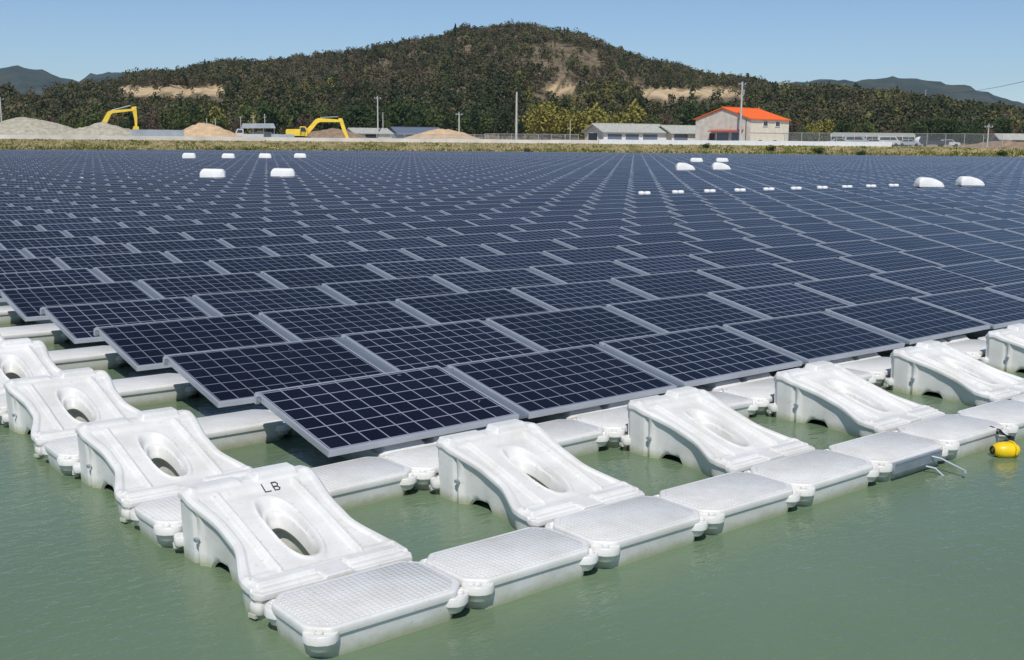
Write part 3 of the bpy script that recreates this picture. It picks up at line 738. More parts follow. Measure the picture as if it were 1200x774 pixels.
mound('sand_mound', 'broad orange-tan sand heap right of the grey sheds, middle of shore', 462, 574, 236, 152, MT['sand'], 3)
mound('sand_mound', 'small brown soil heap behind the nearer yellow excavator', 340, 440, 243, 151, MT['brown'], 4)
mound('sand_mound', 'low reddish soil heap at the far right of the shore', 1118, 1240, 224, 165.5, MT['brown'], 5, 12)
wall_run('sheet_barrier', 'grey-blue sheeting barrier behind the mounds at left', 'barrier', 155, 216, 34, 1.9, .1, MT['bluegrey'], 12)
wall_run('sheet_barrier', 'grey-blue sheeting barrier beside the scaffold shed', 'barrier', 318, 345, 34, 1.3, .1, MT['bluegrey'], 6)

def pole(px, topy, D, label, arms=1, th=.16, name='utility_pole', can=False, m='pole'):
    H = zat(px, topy, D)-GZ; t = thing(name, label, 'pole', gp(px, D, GZ), bearing(px, D))
    b = MB(); b.tube([(0, 0, -.3), (0, 0, H)], th*1.2, 10, r1=th*.8); b.build('shaft', MT[m], t)
    for k in range(arms):
        b = MB(); b.box((0, -.12, H-.5-k*.9), (1.5, .09, .1)); a_ = b.build('crossarm', MT['steel'], t)
        for x_ in (-.65, -.25, .65):
            b = MB(); b.tube([(x_, -.12, H-.46-k*.9), (x_, -.12, H-.22-k*.9)], .05, 6); b.build('insulator', MT['white'], a_)
    if can:
        b = MB(); b.tube([(.3, -.1, H-2.4), (.3, -.1, H-1.5)], .24, 10); b.build('transformer', MT['steel'], t)
    return t
pole(3, 114, 262, 'grey utility pole at the left edge of the shore'); pole(443, 113, 262, 'tall utility pole right of the nearer yellow excavator', 1)
pole(605, 108, 240, 'tall pale pole standing at the centre of the shore fence', 0, .22); pole(538, 132, 255, 'short pole with small box behind the middle sand heap', 1)
pole(867, 96, 226, 'tallest pole, in front of the orange-roofed house', 1, .2, can=True); pole(449, 132, 268, 'thin short pole just right of the tall one by the excavator', 0, .1)
pole(243, 139, 238, 'thin short stake left of two above the conical earth heap', 0, .09, 'stake'); pole(253, 139, 240, 'thin short stake right of two above the conical earth heap', 0, .09, 'stake')
pole(1157, 146, 214, 'pale pole with small head at the right end of the shore', 1, .12); pole(668, 141, 236, 'thin pole left of the grey-roofed shed', 0, .08)

def excavator(px, D, rz, label, flip=1, scale=1.0):
    t = thing('excavator', label, 'excavator', gp(px, D, GZ), bearing(px, D)+rz)
    Y, K, G = MT['cyl'], MT['black'], MT['glass']; s_ = scale
    def P(pts): return [(x*s_*flip, z*s_) for x, z in pts]
    for y_ in (-1.15, 1.15):
        b = MB(); b.prism(P([(-1.9, .15), (-2.15, .45), (-1.9, .85), (1.9, .85), (2.15, .45), (1.9, .15), (1.6, 0), (-1.6, 0)]), (y_-.3)*s_, (y_+.3)*s_); tr = b.build('track', K, t)
    b = MB(); b.box((0, 0, .8*s_), (1.6*s_, 1.8*s_, .5*s_)); b.build('undercarriage', K, t)
    b = MB(); b.prism(P([(-2.6, 1.05), (-2.75, 1.3), (-2.75, 2.2), (-2.5, 2.4), (-.2, 2.45), (.3, 2.1), (1.5, 2.05), (1.5, 1.05)]), -1.3*s_, 1.3*s_); b.build('engine_house', Y, t)
    b = MB(); b.prism(P([(.2, 1.1), (.2, 2.9), (.35, 3.0), (1.25, 3.0), (1.75, 2.2), (1.75, 1.1)]), -1.3*s_, -.35*s_); cb = b.build('cab', Y, t)
    b = MB(); b.prism(P([(.35, 1.9), (.35, 2.8), (1.2, 2.8), (1.55, 2.2), (1.55, 1.9)]), -1.32*s_, -1.29*s_); b.build('window', G, cb)
    def link_arm(name, pts, w_): b = MB(); b.prism(P(pts), -w_/2*s_, w_/2*s_); return b.build(name, Y, t)
    return t, link_arm, P
t, arm, P = excavator(352, 232, R(-12), 'yellow excavator with arched arm reaching down to the right, whole machine visible', 1, .98)
arm('boom', [(1.2, 1.5), (1.0, 2.0), (3.3, 4.5), (4.0, 4.75), (8.7, 4.45), (8.75, 3.95), (4.3, 3.95), (3.7, 3.7), (1.8, 1.5)], .5)
arm('stick', [(8.1, 4.8), (8.9, 4.7), (9.6, 2.4), (10.2, .75), (9.7, .6), (8.9, 2.2)], .4)
b = MB(); b.prism(P([(9.6, .9), (10.3, .8), (10.3, .1), (9.7, -.15), (9.0, .1), (9.3, .3)]), -.5, .5); b.build('bucket', MT['cyl'], t)
b = MB(); b.tube([(4.2, 0, 4.75), (7.9, 0, 4.95)], .1, 6); b.build('hydraulic_ram', MT['steel'], t)
t, arm, P = excavator(108, 246, R(8), 'farther yellow excavator behind the gravel heap with only its raised arm showing', 1, 1.0)
arm('boom', [(1.4, 1.8), (1.7, 2.9), (3.5, 5.9), (4.2, 6.2), (9.2, 6.7), (9.2, 6.25), (4.5, 5.6), (4.1, 5.3), (2.3, 1.8)], .5)
arm('stick', [(8.5, 7.0), (9.5, 7.2), (9.6, 4.6), (9.5, 2.6), (9.1, 2.6), (9.0, 4.6)], .4)
b = MB(); b.prism(P([(8.9, 2.9), (9.8, 2.8), (9.8, 1.9), (9.2, 1.6), (8.5, 1.9)]), -.55, .55); b.build('bucket', MT['cyl'], t)
b = MB(); b.tube([(4.3, 0, 6.2), (8.3, 0, 7.3)], .12, 6); b.build('hydraulic_ram', MT['steel'], t)

def gable_building(name, label, px, D, rz, Wd, L, eave, apex, roofm, wallm, sidem, over=.5, hip=0):
    """gable end on local -y side, width along x, length along +y"""
    t = thing(name, label, 'building', gp(px, D, GZ-.1), bearing(px, D)+rz)
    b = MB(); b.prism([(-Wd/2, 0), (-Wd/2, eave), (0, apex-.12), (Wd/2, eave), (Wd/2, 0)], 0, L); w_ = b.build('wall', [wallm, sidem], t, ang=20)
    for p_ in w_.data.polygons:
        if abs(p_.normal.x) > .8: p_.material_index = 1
    r_ = MB(); th = .16; sl = (apex-eave)/(Wd/2); o_ = over
    for s_ in (-1, 1):
        x0, x1 = 0, s_*(Wd/2+o_); z1 = apex-sl*(Wd/2+o_)
        r_.rings([[(x0, -o_, apex), (x1, -o_, z1), (x1, -o_, z1+th), (x0, -o_, apex+th)], [(x0, L+o_-hip, apex), (x1, L+o_, z1), (x1, L+o_, z1+th), (x0, L+o_-hip, apex+th)]])
    if hip: r_.add([(-Wd/2-o_, L+o_, apex-sl*(Wd/2+o_)+th), (Wd/2+o_, L+o_, apex-sl*(Wd/2+o_)+th), (0, L+o_-hip, apex+th)], [(0, 1, 2)])
    r = r_.build('roof', roofm, t, ang=20)
    b = MB(); b.tube([(0, -o_, apex+th), (0, L+o_-hip, apex+th)], .13, 8); b.build('ridge_cap', roofm, r)
    return t
def opening(t, name, x, y, z, w_, h, m, face='-y', frame=None):
    b = MB()
    if face == '-y': b.box((x, y-.03, z+h/2), (w_, .08, h))
    else: b.box((x+.03, y, z+h/2), (.08, w_, h))
    o = b.build(name, m, t)
    if frame:
        f = MB()
        for dz in (-.06, h+.06):
            f.box((x, y-.05, z+dz) if face == '-y' else (x+.05, y, z+dz), (w_+.24, .14, .12) if face == '-y' else (.14, w_+.24, .12))
        for dx in (-w_/2-.06, w_/2+.06):
            f.box((x+dx, y-.05, z+h/2) if face == '-y' else (x+.05, y+dx, z+h/2), (.12, .14, h) if face == '-y' else (.14, .12, h))
        f.build('frame', frame, o)
    return o
# orange-roofed house: gable towards the water, long wall seen to its right
th_ = R(-33)
D_ = 232
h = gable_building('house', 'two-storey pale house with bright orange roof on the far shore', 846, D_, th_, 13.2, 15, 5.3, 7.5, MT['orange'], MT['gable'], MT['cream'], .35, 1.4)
opening(h, 'garage_shutter', 0.2, 0, 0, 2.9, 2.6, MT['shutter'], frame=MT['white']); opening(h, 'garage_shutter', 3.4, 0, 0, 2.3, 2.6, MT['shutter'], frame=MT['white'])
opening(h, 'door', -2.4, 0, 0, 1.1, 2.3, MT['dark'], frame=MT['wood'])
b = MB(); b.box((1.2, -.8, 2.95), (7.6, 1.6, .12), rx=R(12)); b.build('awning', MT['red'], h)
b = MB(); b.tube([(5.6, -.12, 0), (5.6, -.12, 5.2)], .07, 6); b.build('downpipe', MT['dark'], h)
for y_ in (5.5, 10.3): opening(h, 'window', 6.6, y_, 4.0, 1.7, .85, MT['glass'], '+x', MT['white'])
opening(h, 'hatch', 6.6, 3.8, .2, 1.2, .9, MT['dark'], '+x'); opening(h, 'hatch', 6.6, 9.6, .2, 1.2, .9, MT['dark'], '+x')
b = MB(); b.box((6.62, 7.5, 2.6), (.06, 15, .12)); b.build('string_course', MT['gable'], h)
# grey sheds to its left, eaves towards the water
def shed(px, D, rz, Wd, L, eave, apex, label):
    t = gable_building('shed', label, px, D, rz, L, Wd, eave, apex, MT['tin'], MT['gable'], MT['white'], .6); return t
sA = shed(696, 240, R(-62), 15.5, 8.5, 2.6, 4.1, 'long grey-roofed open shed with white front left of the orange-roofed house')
for y_, w_ in ((2.6, 3.4), (6.8, 3.2), (11.2, 3.6)): opening(sA, 'window', 4.25, y_, .95, w_, 1.2, MT['shutter'], '+x', MT['white'])
opening(sA, 'opening', -.4, 0, 0, 4.2, 2.3, MT['dark'], frame=MT['white'])
sB = shed(776, 244, R(-60), 11.0, 8.0, 2.5, 3.9, 'lower grey-roofed shed between the long shed and orange-roofed house')
for y_, w_ in ((2.2, 3.0), (7.2, 2.6)): opening(sB, 'window', 4.0, y_, .5, w_, 1.6, MT['shutter'], '+x', MT['wood'])
opening(sB, 'opening', 0, 0, 0, 3.2, 2.2, MT['dark'])
b = MB(); b.box((4.4, 8.4, 2.35), (1.4, 3.2, .1)); b.build('awning', MT['red'], sB)
# small buildings further left and right
s = gable_building('shed', 'small grey shed with flat eaves just right of the excavator', 410, 262, R(-70), 7, 9, 1.9, 2.9, MT['tin'], MT['bluegrey'], MT['gable'], .4); opening(s, 'window', 3.5, 4, .7, 3, 1, MT['dark'], '+x')
s = gable_building('shed', 'low shed with blue roof behind the middle sand heap', 460, 270, R(-66), 7, 12, 1.9, 3.3, MT['bluer'], MT['bluegrey'], MT['shutter'], .4); opening(s, 'window', 3.5, 4, .7, 3, 1, MT['dark'], '+x')
s = gable_building('shed', 'long low grey hut at the far right end of the shore', 1168, 232, R(-75), 6, 15, 1.7, 2.6, MT['tin'], MT['dark'], MT['dark'], .6); opening(s, 'window', 3, 6, .7, 4, .8, MT['shutter'], '+x')
# scaffold shed with grey cover
t = thing('scaffold_shed', 'small grey covered scaffold shed with thin masts, left of the nearer excavator', 'shed', gp(303, 240, GZ), bearing(303, 240))
b = MB(); b.prism([(-3.5, 2.5), (-3.2, 3.5), (3.2, 3.6), (3.6, 2.6)], -1.6, 1.6); b.build('cover', MT['bluegrey'], t)
for x_ in (-3.3, -1.1, 1.1, 3.3):
    for y_ in (-1.5, 1.5): b = MB(); b.tube([(x_, y_, 0), (x_, y_, 2.7)], .06, 6); b.build('post', MT['steel'], t)
for x_ in (-3.6, -1.0, 1.4): b = MB(); b.tube([(x_, 1.7, 0), (x_, 1.7, 5.4+.4*x_/3)], .07, 6); b.tube([(x_-.4, 1.7, 4.9), (x_+.4, 1.7, 4.9)], .04, 5); b.build('mast', MT['pole'], t)
b = MB(); b.box((.6, .5, .9), (4.6, .1, 1.8)); b.build('screen', MT['bluegrey'], t)

def car(kind, px, D, rz, label, m, cat='car', z=GZ):
    t = thing(kind, label, cat, gp(px, D, z), bearing(px, D)+rz, None)
    if kind == 'van': side = [(-2.1, .35), (-2.15, 1.1), (-2.0, 1.95), (1.2, 1.98), (1.75, 1.25), (2.15, 1.05), (2.2, .35)]; win = [(-1.7, 1.2), (-1.65, 1.75), (1.1, 1.78), (1.5, 1.22)]; wd = .85
    elif kind == 'truck': side = [(-3.0, .6), (-3.0, 1.2), (.9, 1.2), (.9, 2.2), (2.1, 2.2), (2.5, 1.4), (2.55, .5)]; win = [(1.1, 1.4), (1.1, 2.0), (1.95, 2.0), (2.25, 1.4)]; wd = .95
    else: side = [(-2.1, .35), (-2.15, .85), (-1.6, .95), (-1.1, 1.4), (.5, 1.42), (1.15, .95), (2.05, .85), (2.15, .35)]; win = [(-1.35, .97), (-1.0, 1.32), (.42, 1.34), (.95, .97)]; wd = .82
    b = MB(); b.prism(side, -wd, wd); bd = b.build('body', m, t)
    b = MB(); b.prism(win, -wd-.015, wd+.015); b.build('windows', MT['glass'], bd)
    for x_ in (-1.3, 1.35):
        for y_ in (-wd, wd): b = MB(); b.tube([(x_, y_-.1, .32), (x_, y_+.1, .32)], .32, 14); b.build('wheel', MT['black'], t)
    return t
car('truck', 291, 228, R(180), 'small white truck parked beside the scaffold shed', MT['carw'], 'truck', GZ+.1)
for px, kind, m, lab, rz in ((984, 'car', 'cars', 'silver car parked leftmost in the right-hand line of vehicles', 8), (1003, 'van', 'bluegrey_c', 'grey van under the pale greenhouse roof', -10), (1023, 'car', 'carw', 'white car parked in front of the pale greenhouse', 170),
                              (1041, 'van', 'carw', 'white van parked at the right end of the greenhouse', 5), (1093, 'truck', 'card', 'dark truck parked beside the white round tank', 176), (1065, 'car', 'cars', 'silver car just left of the white round tank', 4), (1111, 'car', 'carw', 'white car right of the dark truck', 12)):
    car(kind, px, 222, R(rz), lab, MT.get(m, MT['cars']), 'truck' if kind == 'truck' else kind)
t = thing('greenhouse', 'long low greenhouse frame with pale roof behind the parked vehicles', 'greenhouse', gp(1022, 236, GZ), bearing(1022, 236))
b = MB(); b.prism([(-8.5, 1.9), (-8.5, 2.5), (-7.9, 2.75), (8, 2.7), (8.4, 2.4), (8.4, 1.9)], 0, 5); b.build('roof', MT['signm'], t)
for k in range(8): b = MB(); b.tube([(-8.3+k*2.37, 0, 0), (-8.3+k*2.37, 0, 2.3)], .06, 6); b.build('post', MT['white'], t)
b = MB(); b.box((0, 4.5, 1.0), (16, .1, 2)); b.build('back_screen', MT['bluegrey'], t)
t = thing('water_tank', 'rounded white tank standing between the parked vehicles at right', 'tank', gp(1077, 226, GZ))
b = uv_ell((0, 0, .95), (.9, .9, .95), f=lambda p: [math.copysign(abs(q)**.75, q) for q in p]); b.build('shell', MT['white'], t, 60)
b = MB(); b.tube([(0, 0, 1.8), (0, 0, 2.05)], .25, 12); b.build('lid', MT['steel'], t)

def net_material():
    m = mat('wire_mesh', (.35, .37, .36), .6, .3); t = m.node_tree; b = t.nodes['Principled BSDF']
    tc = N(t, 'TexCoord'); s_ = N(t, 'SeparateXYZ'); t.links.new(tc.outputs['Object'], s_.inputs[0]); o_ = []
    for ax in 'XZ':
        a_ = N(t, 'Math', operation='MULTIPLY'); a_.inputs[1].default_value = 12; t.links.new(s_.outputs[ax], a_.inputs[0])
        p = N(t, 'Math', operation='PINGPONG'); p.inputs[1].default_value = .5; t.links.new(a_.outputs[0], p.inputs[0])
        c = N(t, 'Math', operation='LESS_THAN'); c.inputs[1].default_value = .06; t.links.new(p.outputs[0], c.inputs[0]); o_.append(c)
    mx = N(t, 'Math', operation='MAXIMUM'); t.links.new(o_[0].outputs[0], mx.inputs[0]); t.links.new(o_[1].outputs[0], mx.inputs[1]); t.links.new(mx.outputs[0], b.inputs['Alpha'])
    return m
MT['net'] = net_material()
def fence(px0, px1, off, h, label, n):
    pc = (px0+px1)/2; D = float(lerp(pc, SHORE))+off; t = thing('wire_fence', label, 'fence', gp(pc, D, GZ), bearing(pc, D))
    L = (px1-px0)/FPX*D/.98
    for k in range(n+1): b = MB(); b.tube([(-L/2+L*k/n, 0, -.3), (-L/2+L*k/n, 0, h)], .045, 6); b.build('post', MT['pole'], t)
    b = MB(); b.tube([(-L/2, 0, h-.05), (L/2, 0, h-.05)], .03, 6); b.build('rail', MT['pole'], t)
    b = MB(); b.box((0, .03, h/2), (L, .01, h-.1)); b.build('mesh_panel', MT['net'], t)
fence(570, 676, 8.5, 1.75, 'wire fence with pale posts on the bank left of the grey-roofed shed', 7)
fence(926, 1160, 8.5, 2.4, 'tall wire fence with pale posts right of the orange-roofed house', 12)
fence(444, 570, 22, 1.6, 'wire fence behind the middle sand heap', 8)

# power cable high at the right, from a pole outside the picture to one beyond the woods
a_ = at(1330, 62, 190); c_ = at(1085, 106, 900); pts = []
for k in range(41):
    s_ = k/40; p = a_*(1-s_)+c_*s_; pts.append((p[0], p[1], p[2]-9*4*s_*(1-s_)*.45))
b = MB(); b.tube(pts, .07, 6); tag(b.build('power_cable', MT['dark']), 'thin dark power cable crossing the sky at upper right', 'cable')
for nm, p, H in (('a', a_, a_[2]), ('b', c_, c_[2])):
    gz = 2.0 if nm == 'a' else c_[2]-26
    t = thing('power_pole', 'lattice-armed pole carrying the power cable ' + ('right of the picture' if nm == 'a' else 'hidden beyond the right-hand wood'), 'pole', (p[0], p[1], gz), bearing(1200, 300))
    b = MB(); b.tube([(0, 0, -1), (0, 0, p[2]-gz+.6)], .3, 10, r1=.16); b.build('shaft', MT['pole'], t)
    b = MB(); b.box((0, 0, p[2]-gz), (2.4, .14, .16)); b.build('crossarm', MT['steel'], t)

# ------------------------------------------------------------------ woods
def leaf_material(name, c1, c2, attr=False, rough=.75):
    m = bpy.data.materials.new(name); m.use_nodes = True; t = m.node_tree; b = t.nodes['Principled BSDF']
    b.inputs['Roughness'].default_value = rough; b.inputs['Specular IOR Level'].default_value = .15
    if attr:
        v = N(t, 'VertexColor'); v.layer_name = 'leaf'; t.links.new(v.outputs[0], b.inputs['Base Color'])
    else:
        g = N(t, 'NewGeometry'); n = N(t, 'TexNoise'); n.inputs['Scale'].default_value = .8; n.inputs['Detail'].default_value = 4; t.links.new(g.outputs['Position'], n.inputs['Vector'])
        r = N(t, 'ValToRGB'); r.color_ramp.elements[0].position = .35; r.color_ramp.elements[1].position = .65; r.color_ramp.elements[0].color = (*c1, 1); r.color_ramp.elements[1].color = (*c2, 1)
        t.links.new(n.outputs['Fac'], r.inputs['Fac']); t.links.new(r.outputs[0], b.inputs['Base Color'])
    return m
def leaf_quads(cent, size, g, up=.0):
    n = len(cent); a_ = g.normal(size=(n, 3)); a_ /= np.linalg.norm(a_, axis=1)[:, None]
    b_ = np.cross(a_, g.normal(size=(n, 3))); b_ /= np.linalg.norm(b_, axis=1)[:, None]
    s_ = (size*g.uniform(.55, 1.25, n))[:, None]
    return np.stack([cent+a_*s_, cent+b_*s_*.6, cent-a_*s_, cent-b_*s_*.6], 1)
def crown_pts(g, n, rx, rz, zc, lobes=7, kind='round'):
    L = g.normal(size=(lobes, 3)); L /= np.linalg.norm(L, axis=1)[:, None]; L *= g.uniform(.25, .62, lobes)[:, None]
    lr = g.uniform(.34, .60, lobes); k = g.integers(0, lobes, n)
    d = g.normal(size=(n, 3)); d /= np.linalg.norm(d, axis=1)[:, None]; rad = lr[k]*g.uniform(.45, 1, n)**.6
    p = L[k]+d*rad[:, None]
    if kind == 'cone': p[:, :2] *= (np.clip(.75-p[:, 2], .12, 1.3))[:, None]*.85
    if kind == 'plume': p[:, :2] *= (.75+.35*np.cos(p[:, 2]*2.2))[:, None]; p[:, 2] *= 1.15
    p[:, :2] *= rx; p[:, 2] = zc+p[:, 2]*rz; return p
g = np.random.default_rng(11)
# palettes (albedo): dark evergreen, mid green, olive, bare grey-brown twigs, reddish twigs, bamboo yellow-green
PAL = np.array([(.034, .048, .018), (.062, .074, .026), (.096, .090, .034), (.106, .090, .052), (.122, .095, .056), (.17, .16, .045)])
PAL = PAL*.78+np.array((.078, .078, .036))*.22
def species(px, py):
    w_ = np.array([.24, .16, .18, .24, .16, .02])
    if 370 < px < 620 and py > 104: w_ = np.array([.72, .16, .06, .04, .02, 0])
    if 615 < px < 740 and py > 112: w_ = np.array([.08, .16, .26, .06, .02, .42])
    if 215 < px < 400 and py > 112: w_ = np.array([.22, .34, .24, .1, .04, .06])
    if px < 215 and py > 108: w_ = np.array([.3, .2, .18, .2, .1, .02])
    if 300 < px < 520 and 78 < py < 112: w_ = np.array([.1, .1, .14, .36, .28, .02])
    if px > 740 and py > 118: w_ = np.array([.40, .2, .16, .14, .08, .02])
    if 600 < px < 760 and 48 < py < 112: w_ = np.array([.16, .1, .2, .22, .3, .02])
    if px > 920: w_ = np.array([.26, .22, .2, .16, .1, .06])
    if 1060 < px < 1150 and py > 128: w_ = np.array([.62, .2, .1, .04, .02, .02])
    return w_/w_.sum()
quads = []; cols = []; cnt = 0; tries = 0
while cnt < 15000 and tries < 80000:
    tries += 1
    px = g.uniform(-120, 1320); dr, df = float(lerp(px, RIDGE)), float(lerp(px, FOOT))
    D = df+12+(dr-df+14)*g.uniform(0, 1)**.85
    z = float(ground_z(px, D)); py = float(py_of(px, D, z))
    H = g.uniform(4.2, 7.2)*(.78+.5*float(fbm(px/9, D/22, 41))); bare = 622 < px < 750 and 52+max(0, px-655)*.5 < py < 110 and float(fbm(px/13, py/9, 5)) > .43
    if bare and g.uniform() > .45: continue
    if bare: H *= .42
    ytop = py-H*FPX/D; rej = False
    for (x0, x1, y0, y1) in TERR:
        if x0-2 < px < x1+2 and ytop < y1-1.5 and py > y0+1: rej = True
    if rej and g.uniform() > .03: continue
    cl = float(fbm(px/22, D/40, 21)); w_ = species(px, py)
    w_ = w_*np.array([1+2*max(0, cl-.5)*4, 1, 1, 1+2*max(0, .5-cl)*4, 1+max(0, .5-cl)*4, 1]); w_ /= w_.sum()
    k = g.choice(6, p=w_); rx = H*g.uniform(.34, .52)*(.85 if k == 5 else 1)
    n = int(76+40*(D < 480)+24*(k < 3)); kind = 'cone' if (k == 0 and g.uniform() < .35) else 'plume' if k == 5 else 'round'
    p = crown_pts(g, n, rx, H*.5, H*.55, 5, kind)
    xy = at_np([px], [D])[0]; p += np.array([xy[0], xy[1], z-.4])
    q = leaf_quads(p, H*(.066 if k in (3, 4) else .080), g); quads.append(q)
    c = PAL[k]*g.uniform(.84, 1.18)*(.72+.62*float(fbm(px/26, D/60, 51)))*np.array([g.uniform(.96, 1.06), 1, g.uniform(.92, 1.06)])
    c = c[None]*g.uniform(.92, 1.09, (n, 1)); cols.append(np.repeat(c, 4, 0)); cnt += 1
def quads_mesh(name, quads, cols, m):
    Q = np.concatenate(quads).reshape(-1, 3); nq = len(Q)//4; me = bpy.data.meshes.new(name)
    me.vertices.add(len(Q)); me.vertices.foreach_set('co', Q.ravel()); me.loops.add(len(Q)); me.loops.foreach_set('vertex_index', np.arange(len(Q)))
    me.polygons.add(nq); me.polygons.foreach_set('loop_start', np.arange(nq)*4); me.polygons.foreach_set('loop_total', np.full(nq, 4)); me.update()
    if cols is not None:
        C_ = np.concatenate(cols); C_ = np.column_stack([C_, np.ones(len(C_))]); ca = me.color_attributes.new('leaf', 'FLOAT_COLOR', 'POINT'); ca.data.foreach_set('color', C_.ravel())
    me.materials.append(m); me.validate(); return me
o = link(bpy.data.objects.new('forest', quads_mesh('forest', quads, cols, leaf_material('forest_leaves', 0, 0, True))))
tag(o, 'mixed evergreen and bare brown woodland covering the hill behind the shore', 'woodland', kind='stuff')
# distant mountain woods are only colour, so no trees there

# single trees along the foot of the hill
KINDS = {'dark evergreen tree': ((.026, .045, .016), (.055, .080, .026), 'round'), 'yellow-green bamboo clump': ((.15, .155, .032), (.33, .28, .065), 'plume'),
         'leafless brown tree': ((.085, .062, .042), (.14, .10, .065), 'round'), 'mid green bushy tree': ((.045, .075, .022), (.10, .12, .035), 'round'), 'slim dark conifer': ((.022, .040, .016), (.045, .065, .022), 'cone')}
bark = mat('bark', (.12, .09, .065), .9, var=.25, scale=3)
protos = {}
for kn, (c1, c2, sh) in KINDS.items():
    lm = leaf_material(kn.replace(' ', '_').replace('-', '_')+'_leaves', c1, c2); protos[kn] = []
    for v_ in range(3):
        twig = kn.startswith('leafless'); n = 620 if twig else 900
        p = crown_pts(g, n, .42 if sh != 'cone' else .36, .46, .56, 11, sh); q = leaf_quads(p, .030 if twig else .044, g)
        cm = quads_mesh('crown', [q], None, lm)
        b = MB(); b.tube([(0, 0, -.04), (.01, 0, .25), (0, .01, .62)], .028, 8, r1=.012)
        for k in range(7):
            a_ = k*2.4+v_; z0 = .22+.06*k; b.tube([(0, 0, z0), (.13*math.cos(a_), .13*math.sin(a_), z0+.10), (.26*math.cos(a_), .26*math.sin(a_), z0+.2)], .010, 5, r1=.003)
        protos[kn].append((cm, b.mesh('trunk', bark)))
TL = {'dark evergreen tree': ['dark evergreen', 'deep green'], }
def zone_name(px):
    for a_, n_ in ((60, 'behind the gravel heap at far left'), (170, 'behind the farther excavator arm'), (290, 'behind the conical earth heap'), (400, 'behind the nearer excavator'), (500, 'behind the small grey sheds'), (590, 'behind the middle sand heap'), (690, 'behind the shore fence'), (815, 'behind the long grey-roofed shed'), (930, 'behind the orange-roofed house'), (1060, 'behind the greenhouse'), (1150, 'behind the dark truck')):
        if px < a_: return n_
    return 'at the far right of the shore'
tg = np.random.default_rng(5); used = {}
pos = [(-20+i*12.3+tg.uniform(-4, 4)) for i in range(101)]
order = []
for px in pos:
    if 615 < px < 742: kn = tg.choice(['yellow-green bamboo clump', 'mid green bushy tree', 'yellow-green bamboo clump'])
    elif 380 < px < 615: kn = tg.choice(['dark evergreen tree', 'dark evergreen tree', 'slim dark conifer', 'mid green bushy tree'])
    elif 930 < px < 985: kn = tg.choice(['yellow-green bamboo clump', 'mid green bushy tree'])
    elif 1060 < px < 1150: kn = 'dark evergreen tree'
    elif 225 < px < 380: kn = tg.choice(['mid green bushy tree', 'dark evergreen tree', 'yellow-green bamboo clump', 'leafless brown tree'])
    else: kn = tg.choice(['dark evergreen tree', 'leafless brown tree', 'mid green bushy tree', 'leafless brown tree', 'slim dark conifer'])
    order.append((px, str(kn)))
grp = {}
for px, kn in order: grp.setdefault((kn, zone_name(px)), []).append(px)
for (kn, zn), L in grp.items():
    for idx, px in enumerate(L):
        D = tg.uniform(272, 300); H = tg.uniform(6, 10)*(1.15 if 'dark ever' in kn else 1.1 if 'bamboo' in kn else 1)
        if px > 930 or px < 170: H *= .72
        lab = f'{kn} {zn}' if len(L) == 1 else f'{kn} {zn}, {words(idx+1)} from left'
        t = thing(kn.replace(' ', '_').replace('-', '_'), lab, 'bamboo' if 'bamboo' in kn else 'tree', gp(px, D, GZ-.1), tg.uniform(0, 6.28), kn+'s along the foot of the hill')
        t.scale = (H*tg.uniform(.9, 1.15), H*tg.uniform(.9, 1.15), H)
        cm, tm = protos[kn][int(tg.integers(0, 3))]; link(bpy.data.objects.new('trunk', tm), t); link(bpy.data.objects.new('crown', cm), t)

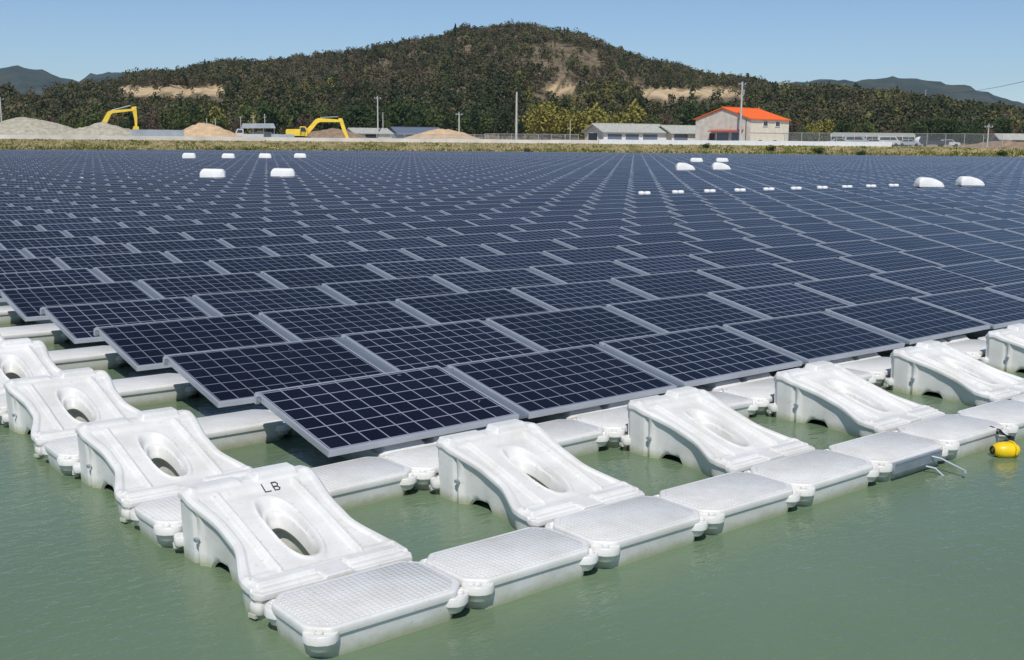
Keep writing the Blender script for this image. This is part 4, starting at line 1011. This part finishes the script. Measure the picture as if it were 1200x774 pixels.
# rough grass and low scrub along the bank
quads = []; cols = []
for k in range(16000):
    px = tg.uniform(-80, 1280); off = tg.uniform(.1, 6.8); D = float(lerp(px, SHORE))+off; z = float(ground_z(px, D)); xy = at_np([px], [D])[0]
    gcl = float(fbm(px/14, off/2.2, 31)); green = gcl+(.12 if off < 2.2 else -.10)+(.10 if px > 820 else 0) > .53
    s_ = tg.uniform(.08, .28)*(1.25 if green else 1)*(1.25-off*.09)
    for q_ in range(3):
        a_ = tg.uniform(0, 6.28); w_ = s_*.35; dx, dy = math.cos(a_)*w_, math.sin(a_)*w_; lx, ly = tg.normal(0, .12, 2)
        quads.append(np.array([[(xy[0]-dx, xy[1]-dy, z-.05), (xy[0]+dx, xy[1]+dy, z-.05), (xy[0]+dx*.4+lx, xy[1]+dy*.4+ly, z+s_), (xy[0]-dx*.4+lx, xy[1]-dy*.4+ly, z+s_)]]))
        c = np.array((.19, .20, .05)) if green else np.array((.42, .35, .18)); cols.append(np.repeat((c*tg.uniform(.6, 1.25))[None], 4, 0))
o = link(bpy.data.objects.new('bank_grass', quads_mesh('bank_grass', quads, cols, leaf_material('grass_blades', 0, 0, True))))
tag(o, 'dry yellow and green rough grass covering the far bank', 'grass', kind='stuff')
bm_ = protos['mid green bushy tree']
for n_, (px, off, s_, lab) in enumerate(((618, .6, 1.3, 'small dark bush at the waterline below the shore fence'), (905, 3.4, 1.4, 'low green bush on the bank below the orange-roofed house'), (828, 4.6, 1.2, 'small green bush on the bank left of the tallest pole'),
        (1010, 1.0, 1.3, 'low bush at the waterline below the greenhouse'), (960, 2.0, 1.5, 'wide low bush on the bank right of the house'), (255, .5, 1.1, 'dark low bush at the waterline under the earth heap'), (290, .5, 1.0, 'dark low bush at the waterline under the scaffold shed'), (1175, 2, 1.3, 'low bush on the bank at the far right'))):
    D = float(lerp(px, SHORE))+off; z = float(ground_z(px, D)); t = thing('bush', lab, 'bush', gp(px, D, z-.25), n_*1.3); t.scale = (s_*2.0, s_*2.0, s_)
    cm, tm = bm_[n_ % 3]; link(bpy.data.objects.new('stem', tm), t); link(bpy.data.objects.new('foliage', cm), t)

# ------------------------------------------------------------------ haze
hb = MB(); hb.box((2350, 2750, (-3+330)/2), (5600, 6300, 333))
hz = hb.build('haze', mat('haze_surface', (1, 1, 1)), ang=0); tag(hz, 'thin pale air haze over the pond and hills', 'haze', kind='stuff')
hm = bpy.data.materials.new('haze_air'); hm.use_nodes = True; t = hm.node_tree; t.nodes.clear()
out = N(t, 'OutputMaterial'); pv = N(t, 'VolumePrincipled'); pv.inputs['Color'].default_value = (.62, .80, 1, 1); pv.inputs['Density'].default_value = .00007; pv.inputs['Anisotropy'].default_value = .2
t.links.new(pv.outputs[0], out.inputs['Volume']); hz.data.materials.clear(); hz.data.materials.append(hm)
